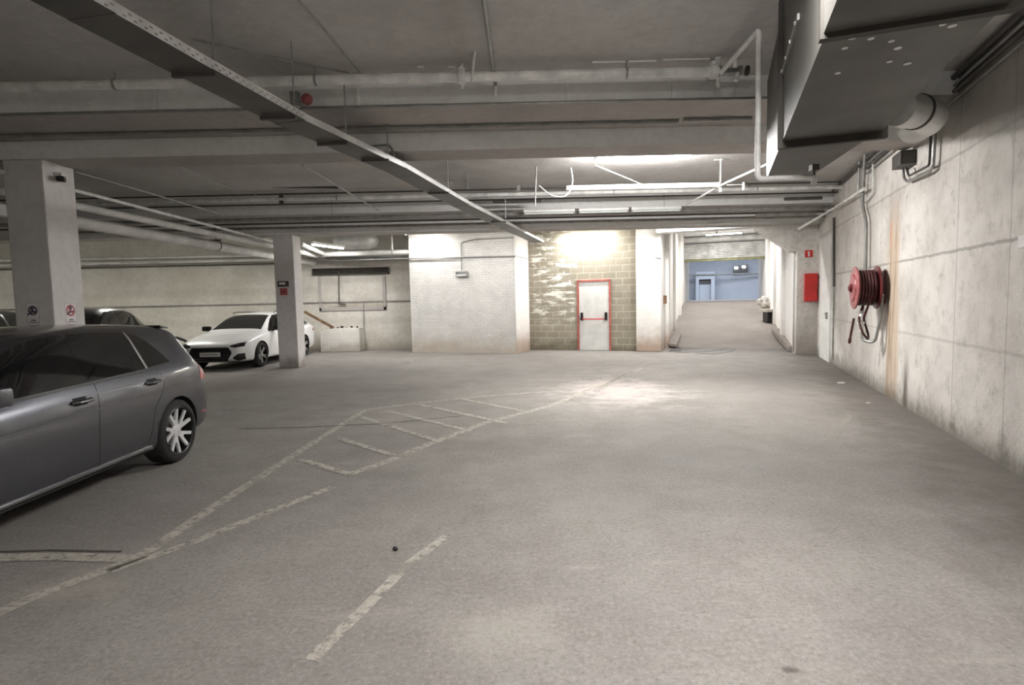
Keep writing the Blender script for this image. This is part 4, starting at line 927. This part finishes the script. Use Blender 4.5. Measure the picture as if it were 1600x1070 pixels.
# stone, paper
p=atz(617,860); mb=MB(); mb.lathe((0,0,.0),(0.2,0.1,1),[(0,.008),(.008,.018),(.02,.016),(.027,.006)],8); o=mb.obj('stone',m_black); o.location=(p.x,p.y,0); tag(o,'small black stone lying alone on the drive lane floor','stone')
p=atz(1314,599); mb=MB(); mb.prism([(-.06,-.03,0),(.05,-.04,0),(.06,.03,.0),(-.04,.04,0)],(0,0,.02)); o=mb.obj('paper_scrap',m_signw); o.location=(p.x,p.y,.001); tag(o,'crumpled white paper scrap on the floor near the long wall','litter')
p=atz(640,566); mb=MB(); mb.prism([(-.06,-.04,0),(.05,-.04,0),(.06,.03,.0),(-.04,.04,0)],(0,0,.03)); o=mb.obj('paper_scrap',m_signw); o.location=(p.x,p.y,.001); tag(o,'small white scrap on the floor before the painted brick wall','litter')
for q,l in (((1357,630),'tiny pale scrap on the floor at the foot of the rust streak'),((540,766),'x')):
    if l=='x': continue
    p=atz(*q); mb=MB(); mb.box(-.02,.02,-.015,.015,0,.012); o=mb.obj('paper_scrap',m_signw); o.location=(p.x,p.y,0); tag(o,l,'litter')
# world
w=bpy.data.worlds.new('world'); SC.world=w; w.use_nodes=True; w.node_tree.nodes['Background'].inputs[0].default_value=(.5,.5,.52,1); w.node_tree.nodes['Background'].inputs[1].default_value=.02
#CARS
# ------------------------------------------------------------------ cars
# local space: y runs from the nose (0) to the tail (L), +x is the car's own left side, z up
class Car:
    def __init__(c,name,label,paint,st,loc,rz,R,wb,axf,W,tyre_w=.22,cat='car'):
        c.root=empty(name,loc,rz); tag(c.root,label,cat); c.paint=paint; c.W=W; c.R=R; c.ax=(axf,axf+wb); c.L=st[-1][0]; c.tw=tyre_w
        rows=[]
        for (s,w,zb,zs,zbelt,wr,zrail,zt) in st:
            rows.append([(0,zb),(w*.55,zb),(w*.93,zb+.015),(w*.985,zb+.09),(w,zs-.16),(w*1.0,zs),(w*.985,(zs+zbelt)/2+.03),(w*.94,zbelt),((w*.94*.37+wr*.63),zbelt+(zrail-zbelt)*.62),(wr,zrail),(wr*.72,zt-(zt-zrail)*.28),(wr*.36,zt-.004),(0,zt)])
        n=len(rows[0]); vs=[];fs=[]
        full=2*n-2
        for (s,*_),r in zip(st,rows):
            ring=[(x,s,z) for x,z in r]+[(-x,s,z) for x,z in r[-2:0:-1]]; vs+=ring
        for i in range(len(st)-1):
            for j in range(full): fs.append((i*full+j,i*full+(j+1)%full,(i+1)*full+(j+1)%full,(i+1)*full+j))
        # end caps made of quads between the two sides
        for base,flip in ((0,0),((len(st)-1)*full,1)):
            for j in range(n-1):
                a,b=base+j,base+j+1; c1=base+(full-j)%full; d1=base+(full-j-1)%full
                f=[a,b,d1,c1]; f=[q for k,q in enumerate(f) if q not in f[:k]]
                if len(f)>2: fs.append(tuple(f) if flip else tuple(reversed(f)))
        me=bpy.data.meshes.new('cage'); me.from_pydata(vs,[],fs)
        bm=bmesh.new(); bm.from_mesh(me); bmesh.ops.recalc_face_normals(bm,faces=bm.faces); bm.to_mesh(me); bm.free()
        o=bpy.data.objects.new('cage',me); COL.objects.link(o)
        m=o.modifiers.new('s','SUBSURF'); m.levels=3; m.render_levels=3
        dg=bpy.context.evaluated_depsgraph_get(); me2=bpy.data.meshes.new_from_object(o.evaluated_get(dg)); bm=bmesh.new(); bm.from_mesh(me2)
        c.tree=BVHTree.FromBMesh(bm); bm.free()
        cut=[]
        for yy in c.ax:
            for sx in (-1,1):
                mb=MB(); mb.lathe((sx*(W-.30),yy,R),(sx,0,0),[(0,R*1.085),(.6,R*1.085)],48); q=mb.obj('cutter',m_liner); cut.append(q)
                mo=o.modifiers.new('b','BOOLEAN'); mo.operation='DIFFERENCE'; mo.object=q; mo.solver='EXACT'
        dg=bpy.context.evaluated_depsgraph_get(); body=bpy.data.meshes.new_from_object(o.evaluated_get(dg))
        bpy.data.objects.remove(o)
        for q in cut: bpy.data.objects.remove(q)
        body.materials.clear(); body.materials.append(paint); body.materials.append(m_liner)
        for f in body.polygons:
            cc=f.center; f.use_smooth=True; f.material_index=0
            if cc.z<st[5][2]+.012 and abs(f.normal.z)>.8: f.material_index=1
            for yy in c.ax:
                if math.hypot(cc.y-yy,cc.z-R)<R*1.085+.002 and abs(cc.x)>W-.33 and cc.z<R*2.2: f.material_index=1; f.use_smooth=False
        body.name='body'; b=bpy.data.objects.new('body',body); COL.objects.link(b); b.parent=c.root; c.body=b
    def hit(c,mode,a,b):
        o,d={'L':((3,a,b),(-1,0,0)),'R':((-3,a,b),(1,0,0)),'F':((a,-3,b),(0,1,0)),'B':((a,9,b),(0,-1,0)),'T':((b,a,5),(0,0,-1))}[mode]
        r=c.tree.ray_cast(Vector(o),Vector(d))
        if r[0] is None: return None,None,Vector(d)
        nn=r[1]; 
        if nn.dot(Vector(d))>0: nn=-nn
        return r[0],nn,Vector(d)
    def grid(c,mode,uv,off,skirt=.014):
        """uv: rows of 2D points -> raised shell following the body"""
        V=[];last=None
        for row in uv:
            out=[]
            for a,b in row:
                p,nn,d=c.hit(mode,a,b)
                if p is None:
                    q={'L':(c.W,a,b),'R':(-c.W,a,b),'F':(a,0,b),'B':(a,c.L,b),'T':(b,a,1.4)}[mode]; p,nn=c.tree.find_nearest(Vector(q))[:2]
                    if nn.dot(d)>0: nn=-nn
                out.append((p+nn*off,p-nn*skirt))
            V.append(out)
        return V
    def shell(c,V,name,mat,parent=None,smooth=True):
        nr=len(V); nc=len(V[0]); vs=[q[0] for r in V for q in r]; fs=[(i*nc+j,i*nc+j+1,(i+1)*nc+j+1,(i+1)*nc+j) for i in range(nr-1) for j in range(nc-1)]
        border=[(0,j) for j in range(nc)]+[(i,nc-1) for i in range(1,nr)]+[(nr-1,j) for j in range(nc-2,-1,-1)]+[(i,0) for i in range(nr-2,0,-1)]
        k=len(vs); 
        for (i,j) in border: vs.append(V[i][j][1])
        m=len(border)
        for q in range(m):
            i,j=border[q]; i2,j2=border[(q+1)%m]; fs.append((i*nc+j,k+q,k+(q+1)%m,i2*nc+j2))
        mb=MB(); mb.add(vs,fs); return mb.obj(name,mat,parent if parent is not None else c.root,smooth=smooth)
    def patch(c,mode,lower,upper,name,mat,off=.004,nx=26,ny=12,parent=None,skirt=.014):
        def ev(P,a):
            for (x0,y0),(x1,y1) in zip(P,P[1:]):
                if a<=x1+1e-9: t=(a-x0)/(x1-x0) if x1>x0 else 0; return y0+(y1-y0)*max(0,min(1,t))
            return P[-1][1]
        a0=max(lower[0][0],upper[0][0]); a1=min(lower[-1][0],upper[-1][0]); knots={a0,a1}
        for q in lower+upper:
            if a0<q[0]<a1: knots.add(q[0])
        for i in range(1,nx): knots.add(a0+(a1-a0)*i/nx)
        rows=[]
        for a in sorted(knots):
            lo,hi=ev(lower,a),ev(upper,a); rows.append([(a,lo+(hi-lo)*j/ny) for j in range(ny+1)])
        return c.shell(c.grid(mode,rows,off,skirt),name,mat,parent)
    def ribbon(c,mode,pts,w,name,mat,off=.002,parent=None,step=.05,skirt=.01):
        P=[Vector(p) for p in pts]; q=[P[0]]
        for a,b in zip(P,P[1:]):
            n=max(1,int((b-a).length/step)); 
            for i in range(1,n+1): q.append(a+(b-a)*i/n)
        rows=[]
        for i,p in enumerate(q):
            d=(q[min(i+1,len(q)-1)]-q[max(i-1,0)]); d.normalize(); n=Vector((-d.y,d.x)); rows.append([tuple(p-n*w/2),tuple(p),tuple(p+n*w/2)])
        return c.shell(c.grid(mode,rows,off,skirt),name,mat,parent)
    def both(c,fn):
        for md in ('L','R'): fn(md)
    def wheels(c,style,rimr,spoke_mat,bg):
        first=None
        for yy in c.ax:
            for sx in (1,-1):
                xo=sx*(c.W-.015); R=c.R; tw=c.tw
                if first is None:
                    mb=MB(); rr=rimr; pr=[(0,rr),(.012,rr+.01),(.008,(R+rr)/2),(-.0,R-.022),(-.022,R-.004),(-.05,R),(-tw+.05,R),(-tw+.022,R-.004),(-tw,R-.022),(-tw-.008,(R+rr)/2),(-tw,rr)]
                    mb.lathe((0,0,0),(1,0,0),pr,56,closed=True); t_=mb.obj('wheel',m_tyre,c.root,smooth=True)
                    mb=MB(); mb.lathe((0,0,0),(1,0,0),[(.006,rr+.004),(.010,rr-.004),(.004,rr-.014),(-.05,rr-.022),(-.09,rr-.03),(-.10,.05),(-.09,.001)],48,c0=False); rb=mb.obj('rim_barrel',bg,t_,smooth=True)
                    mb=MB(); mb.lathe((-.004,0,0),(1,0,0),[(0,rr-.012),(.009,rr-.010),(.009,rr+.001),(0,rr+.001)],56,closed=True)
                    def spoke(a0,r0,a1,r1,w0,w1,x0,x1,th=.018):
                        p0=Vector((x0,math.cos(a0)*r0,math.sin(a0)*r0)); p1=Vector((x1,math.cos(a1)*r1,math.sin(a1)*r1)); d=(p1-p0).normalized(); n=Vector((1,0,0)).cross(d).normalized()
                        vs=[]
                        for p,w in ((p0,w0),(p1,w1)):
                            for s in (-1,1): vs+= [p+n*s*w/2, p+n*s*w/2*1.25-Vector((th,0,0))]
                        mb.add(vs,[(0,1,5,4),(2,6,7,3),(0,4,6,2),(1,3,7,5),(0,2,3,1),(4,5,7,6)])
                    for k in range(5):
                        a=PI/2+2*PI*k/5+.18
                        if style=='twin':      # five broad spokes forking into a Y
                            spoke(a-.05,.045,a-.16,rr-.012,.036,.034,-.022,-.001); spoke(a+.12,.055,a+.44,rr-.012,.030,.032,-.022,-.001); spoke(a-.02,.05,a+.1,rr*.5,.045,.024,-.024,-.014)
                        else:
                            spoke(a-.05,.045,a-.16,rr-.02,.035,.028,-.026,-.004); spoke(a+.05,.045,a+.16,rr-.02,.035,.028,-.026,-.004)
                    mb.lathe((-.03,0,0),(1,0,0),[(0,.075),(.012,.06),(.016,.032)],28); mb.obj('rim',spoke_mat,t_,smooth=False)
                    mb=MB(); mb.lathe((-.016,0,0),(1,0,0),[(0,.031),(.005,.028),(.006,.0)],20); mb.obj('hub_cap',spoke_mat,t_,smooth=True)
                    mb=MB(); mb.lathe((-.085,0,0),(1,0,0),[(0,.15),(.008,.15)],32); mb.obj('brake_disc',m_pipegal,t_)
                    first=t_
                else:
                    t_=copy_tree(first,c.root)
                t_.location=(xo,yy,R); t_.rotation_euler=(random.random()*.6 if yy!=c.ax[1] or sx<0 else 0,0,0 if sx>0 else PI)
    def mirrors(c,s,z,x,mat):
        for sx in (1,-1):
            mb=MB(); mb.obox((sx*(x+.12),s,z+.03),[(1,0,0),(0,1,0),(0,0,1)],[.11,.06,.065]); o=mb.obj('wing_mirror',mat,c.root,bevel=.03,smooth=True)
            mb=MB(); mb.obox((sx*(x+.03),s+.01,z-.03),[(1,0,.4),(0,1,0),(0,0,1)],[.08,.03,.018]); mb.obj('mirror_arm',m_black,o,bevel=.006)
            mb=MB(); mb.obox((sx*(x+.125),s+.062,z+.03),[(1,0,0),(0,1,0),(0,0,1)],[.09,.004,.05]); mb.obj('mirror_glass',m_glass,o)
def handle(c,mode,s,z,L=.2,mat=None):
    sx=1 if mode=='L' else -1
    p,nn,_=c.hit(mode,s,z)
    mb=MB(); pts=[Vector((p.x-sx*.0,s-L/2,z)),Vector((p.x+sx*.032,s-L/2+.03,z+.002)),Vector((p.x+sx*.036,s,z+.004)),Vector((p.x+sx*.032,s+L/2-.03,z+.004)),Vector((p.x,s+L/2,z+.004))]
    mb.tube(pts,.0155,10); o=mb.obj('door_handle',mat or c.paint,c.root,smooth=True)
    mb=MB(); mb.tube([q+Vector((sx*.014,0,0)) for q in pts[1:4]],.006,8); mb.obj('handle_strip',m_chrome,o,smooth=True)
    c.patch(mode,[(s-L*.42,z-.03),(s+L*.3,z-.03)],[(s-L*.42,z+.035),(s+L*.3,z+.035)],'handle_recess',m_seam,.001,8,4,parent=o,skirt=.004)
# ---- grey hatchback
GST=[(0.0,.55,.30,.50,.57,.46,.60,.62),(.05,.70,.25,.52,.63,.56,.67,.69),(.25,.83,.20,.58,.71,.64,.76,.785),(.75,.885,.18,.66,.83,.70,.88,.905),(1.12,.895,.18,.69,.90,.72,.955,.985),
(1.45,.895,.18,.70,.93,.70,1.12,1.17),(1.90,.895,.18,.71,.95,.65,1.35,1.405),(2.4,.895,.18,.72,.965,.635,1.41,1.458),(3.1,.897,.18,.73,.985,.625,1.40,1.456),(3.55,.895,.19,.75,1.01,.615,1.385,1.438),
(3.80,.89,.21,.76,1.02,.605,1.365,1.415),(3.90,.88,.22,.76,1.02,.60,1.35,1.40),(3.95,.875,.22,.76,1.01,.59,1.33,1.375),(4.02,.865,.235,.76,.985,.575,1.16,1.20),(4.11,.845,.25,.74,.93,.55,1.00,1.03),(4.18,.81,.27,.70,.85,.53,.91,.92),(4.24,.76,.31,.60,.72,.52,.77,.78),(4.26,.68,.34,.56,.66,.46,.69,.70)]
YR=5.74; GX=-3.45-.885
gol=Car('hatchback_car','dark grey five-door hatchback with silver twin-spoke wheels parked beside the drive lane',m_paintg,GST,(GX,YR-3.49,0),0,.325,2.635,.855,.895)
g=gol
def gside(md):
    win=m_glass
    g.patch(md,[(1.28,.96),(1.6,.968),(2.37,.99)],[(1.28,.975),(1.5,1.12),(1.72,1.24),(1.95,1.325),(2.15,1.365),(2.37,1.378)],'side_window',win,.003)
    g.patch(md,[(2.37,.99),(2.47,.993)],[(2.37,1.378),(2.47,1.380)],'window_pillar',m_glass,.004,3)
    g.patch(md,[(2.47,.993),(3.10,1.012)],[(2.47,1.380),(2.9,1.375),(3.10,1.362)],'side_window',win,.003)
    g.patch(md,[(3.14,1.014),(3.40,1.03),(3.50,1.045)],[(3.14,1.358),(3.24,1.335),(3.34,1.27),(3.43,1.16),(3.50,1.055)],'quarter_window',win,.003)
    g.ribbon(md,[(3.12,1.012),(3.12,1.36)],.026,'window_divider',m_pipegal,.006)
    g.ribbon(md,[(1.25,.95),(1.6,.956),(2.37,.978),(3.1,1.0),(3.48,1.028)],.022,'window_trim',m_black,.007)
    # creases, gaps
    g.ribbon(md,[(.75,.70),(1.5,.735),(2.5,.765),(3.3,.80),(3.95,.835)],.010,'body_crease',m_paintg,.006)
    g.ribbon(md,[(1.18,.25),(1.20,.60),(1.26,.93)],.008,'door_gap',m_seam,.001)
    g.ribbon(md,[(2.36,.25),(2.37,.6),(2.42,.98)],.008,'door_gap',m_seam,.001)
    g.ribbon(md,[(2.98,.25),(3.06,.45),(3.10,.62),(3.24,.76),(3.29,.86),(3.26,1.0)],.008,'door_gap',m_seam,.001)
    g.ribbon(md,[(1.2,.27),(3.05,.27)],.018,'sill_trim',m_chrome,.014)
    g.patch(md,[(1.18,.18),(3.12,.18)],[(1.18,.245),(3.12,.245)],'sill',m_black,.008,20,4)
    handle(g,md,2.22,.855); handle(g,md,3.12,.882)
    g.patch(md,[(3.96,.80),(4.02,.79),(4.20,.80)],[(3.96,.86),(4.03,1.0),(4.08,.995),(4.20,.95)],'tail_lamp',m_tail,.004,14,8)
    g.patch(md,[(.08,.56),(.3,.60),(.55,.66)],[(.08,.64),(.3,.71),(.55,.73)],'head_lamp',m_lampglass,.004,14,6)
    g.patch(md,[(3.95,.42),(4.2,.42)],[(3.95,.44),(4.2,.44)],'reflector',m_tail,.003,8,2)
g.both(gside)
g.patch('T',[(1.14,-.66),(1.5,-.60),(1.86,-.52)],[(1.14,.66),(1.5,.60),(1.86,.52)],'windscreen',m_glass,.003,24,24)
g.patch('B',[(-.56,1.02),(.56,1.02)],[(-.56,1.12),(-.46,1.27),(.46,1.27),(.56,1.12)],'rear_window',m_glass,.004,24,8)
g.patch('B',[(-.5,.80),(.5,.80)],[(-.5,.805),(.5,.805)],'boot_gap',m_seam,.001,20,1)
g.patch('F',[(-.46,.53),(.46,.53)],[(-.46,.60),(.46,.60)],'grille',m_black,.006,20,4)
g.patch('F',[(-.5,.28),(.5,.28)],[(-.5,.42),(.5,.42)],'lower_intake',m_black,.006,20,4)
g.wheels('twin',.243,m_rims,m_rimb); g.mirrors(1.33,1.0,.86,m_paintg)
mb=MB(); mb.prism([(-.56,3.80,1.385),(.56,3.80,1.385),(.53,3.99,1.36),(-.53,3.99,1.36)],(0,0,.022)); mb.obj('roof_spoiler',m_paintb,g.root,bevel=.009,smooth=True)
# ---- white estate
AST=[(0.0,.60,.30,.50,.56,.50,.60,.62),(.05,.74,.24,.52,.62,.60,.66,.685),(.22,.855,.19,.58,.70,.68,.75,.775),(.7,.905,.17,.66,.81,.72,.86,.885),(1.2,.915,.17,.69,.87,.73,.925,.955),
(1.35,.92,.17,.70,.895,.71,.98,1.02),(1.75,.92,.17,.71,.92,.64,1.20,1.25),(2.15,.92,.17,.71,.935,.60,1.34,1.385),(2.7,.92,.17,.72,.95,.58,1.385,1.43),(3.4,.92,.17,.73,.965,.57,1.37,1.425),(4.0,.915,.18,.75,.985,.56,1.32,1.385),
(4.3,.90,.20,.76,.99,.545,1.25,1.32),(4.48,.88,.22,.76,.97,.52,1.10,1.17),(4.6,.86,.25,.74,.93,.50,.98,1.02),(4.70,.82,.28,.68,.84,.49,.88,.90),(4.75,.74,.32,.58,.70,.48,.74,.75),(4.762,.66,.36,.54,.64,.44,.67,.68)]
aud=Car('estate_car','white estate car with wide black grille parked nose-out behind the slim column',m_paintw,AST,(-7.52,13.98,0),math.radians(-2.0),.33,2.82,.86,.92)
g2_=aud
def aside(md):
    g=g2_
    g.patch(md,[(1.42,.925),(2.0,.935),(2.62,.955)],[(1.42,.935),(1.7,1.10),(1.95,1.235),(2.2,1.325),(2.62,1.365)],'side_window',m_glass,.003)
    g.patch(md,[(2.70,.958),(3.5,.985)],[(2.70,1.365),(3.3,1.355),(3.5,1.345)],'side_window',m_glass,.003)
    g.patch(md,[(3.56,.988),(4.2,1.02)],[(3.56,1.34),(3.9,1.29),(4.1,1.18),(4.2,1.05)],'quarter_window',m_glass,.003)
    g.ribbon(md,[(1.40,.912),(2.0,.92),(3.5,.968),(4.2,1.0)],.018,'window_trim',m_chrome,.005)
    g.ribbon(md,[(1.30,.25),(1.32,.6),(1.40,.92)],.008,'door_gap',m_seam,.001); g.ribbon(md,[(2.62,.25),(2.64,.6),(2.68,.95)],.008,'door_gap',m_seam,.001)
    g.ribbon(md,[(3.15,.27),(3.25,.55),(3.5,.75),(3.53,.97)],.008,'door_gap',m_seam,.001)
    g.patch(md,[(1.3,.17),(3.2,.17)],[(1.3,.225),(3.2,.225)],'sill',m_black,.008,20,4)
    handle(g,md,2.46,.80); handle(g,md,3.36,.82)
    g.patch(md,[(4.35,.78),(4.7,.76)],[(4.35,.82),(4.55,.90),(4.7,.86)],'tail_lamp',m_tail,.004,14,8)
aud.both(aside)
g=aud
g.patch('T',[(1.30,-.68),(1.7,-.61),(2.12,-.53)],[(1.30,.68),(1.7,.61),(2.12,.53)],'windscreen',m_glass,.003,24,24)
g.patch('B',[(-.56,1.0),(.56,1.0)],[(-.56,1.12),(-.46,1.24),(.46,1.24),(.56,1.12)],'rear_window',m_glass,.004,24,8)
gr=g.patch('F',[(-.53,.42),(-.42,.255),(.42,.255),(.53,.42)],[(-.53,.48),(-.46,.585),(.46,.585),(.53,.48)],'grille',m_black,.012,30,10)
for z in (.30,.345,.39,.435,.48,.525): g.patch('F',[(-.44,z),(.44,z)],[(-.44,z+.008),(.44,z+.008)],'grille_bar',m_lampglass,.017,20,1,parent=gr)
pl=g.patch('F',[(-.26,.36),(.26,.36)],[(-.26,.47),(.26,.47)],'licence_plate',m_plate,.024,14,4)
g.patch('F',[(-.20,.395),(.20,.395)],[(-.20,.435),(.20,.435)],'plate_print',m_beamd,.026,14,2,parent=pl)
for s in (1,-1):
    def P(*q): return sorted([(s*a,b) for a,b in q])
    h_=g.patch('F',P((.50,.60),(.62,.575),(.80,.60)),P((.50,.625),(.66,.675),(.80,.70)),'head_lamp',m_lampglass,.006,16,6)
    g.patch('F',P((.56,.635),(.70,.655)),P((.56,.645),(.70,.668)),'lamp_strip',m_chrome,.010,10,2,parent=h_)
    g.patch('F',P((.56,.30),(.66,.245),(.80,.28)),P((.56,.33),(.68,.42),(.80,.43)),'lower_intake',m_black,.006,16,6)
g.patch('F',[(-.62,.185),(.62,.185)],[(-.62,.225),(.62,.225)],'lower_lip',m_black,.006,24,3)
g.wheels('plain',.245,m_pipeg,m_rimb); g.mirrors(1.62,.97,.88,m_black)
for sx in (1,-1):
    mb=MB(); mb.tube([(sx*.60,2.3,1.40),(sx*.585,2.45,1.435),(sx*.575,3.9,1.405),(sx*.57,4.05,1.37)],.012,8); mb.obj('roof_rail',m_black,g.root,smooth=True)
# ---- black compact off-roaders
SST=[(0.0,.58,.34,.60,.74,.50,.78,.80),(.05,.72,.28,.64,.80,.60,.84,.86),(.22,.83,.24,.70,.88,.66,.93,.95),(.7,.88,.22,.78,.96,.68,1.01,1.03),(1.0,.89,.22,.80,1.0,.69,1.05,1.08),
(1.3,.89,.22,.80,1.03,.66,1.24,1.29),(1.7,.89,.22,.81,1.04,.62,1.50,1.55),(2.2,.89,.22,.82,1.05,.60,1.59,1.64),(2.9,.89,.22,.83,1.07,.59,1.58,1.64),(3.4,.885,.23,.84,1.09,.575,1.52,1.585),
(3.7,.875,.25,.85,1.09,.56,1.40,1.46),(3.88,.86,.27,.84,1.07,.55,1.22,1.27),(3.98,.84,.29,.82,1.02,.54,1.08,1.11),(4.06,.79,.32,.74,.90,.52,.94,.96),(4.1,.70,.36,.66,.80,.50,.84,.85)]
def suv(label,loc,rz):
    g=Car('compact_car',label,m_paintb,SST,loc,rz,.335,2.58,.82,.89)
    def sd(md):
        g.patch(md,[(1.2,1.05),(2.3,1.065)],[(1.2,1.07),(1.45,1.27),(1.72,1.45),(2.0,1.54),(2.3,1.56)],'side_window',m_glass,.003)
        g.patch(md,[(2.38,1.067),(3.1,1.085)],[(2.38,1.56),(2.9,1.555),(3.1,1.54)],'side_window',m_glass,.003)
        g.patch(md,[(3.17,1.09),(3.62,1.12)],[(3.17,1.53),(3.35,1.48),(3.52,1.35),(3.62,1.18)],'quarter_window',m_glass,.003)
        g.ribbon(md,[(1.15,1.035),(2.3,1.05),(3.1,1.07),(3.62,1.10)],.02,'window_trim',m_pipeg,.006)
        g.ribbon(md,[(1.1,.3),(1.12,.7),(1.2,1.03)],.008,'door_gap',m_seam,.001); g.ribbon(md,[(2.33,.3),(2.35,1.06)],.008,'door_gap',m_seam,.001)
        handle(g,md,2.15,.93); handle(g,md,2.98,.95)
        g.patch(md,[(3.8,.86),(4.03,.86)],[(3.8,.92),(3.92,1.04),(4.03,.98)],'tail_lamp',m_tail,.004,10,6)
        g.patch(md,[(.1,.74),(.5,.80)],[(.1,.82),(.5,.90)],'head_lamp',m_lampglass,.004,10,6)
    g.both(sd)
    g.patch('T',[(1.06,-.64),(1.4,-.58),(1.68,-.53)],[(1.06,.64),(1.4,.58),(1.68,.53)],'windscreen',m_glass,.003,20,20)
    g.patch('B',[(-.52,1.12),(.52,1.12)],[(-.52,1.25),(-.44,1.42),(.44,1.42),(.52,1.25)],'rear_window',m_glass,.004,20,8)
    g.patch('F',[(-.5,.66),(.5,.66)],[(-.5,.76),(.5,.76)],'grille',m_black,.006,16,4)
    g.wheels('plain',.235,m_pipeg,m_rimb); g.mirrors(1.42,1.09,.86,m_black)
    return g
rzs=math.radians(14)
s1=suv('black compact car behind the grey one, between the concrete column and the white car',(-8.15,9.1,0),rzs)
c2=copy_tree(s1.root); c2.location=(-10.75,9.45,0); c2['label']='dark compact car whose rear roof curve shows on the outer side of the concrete column'
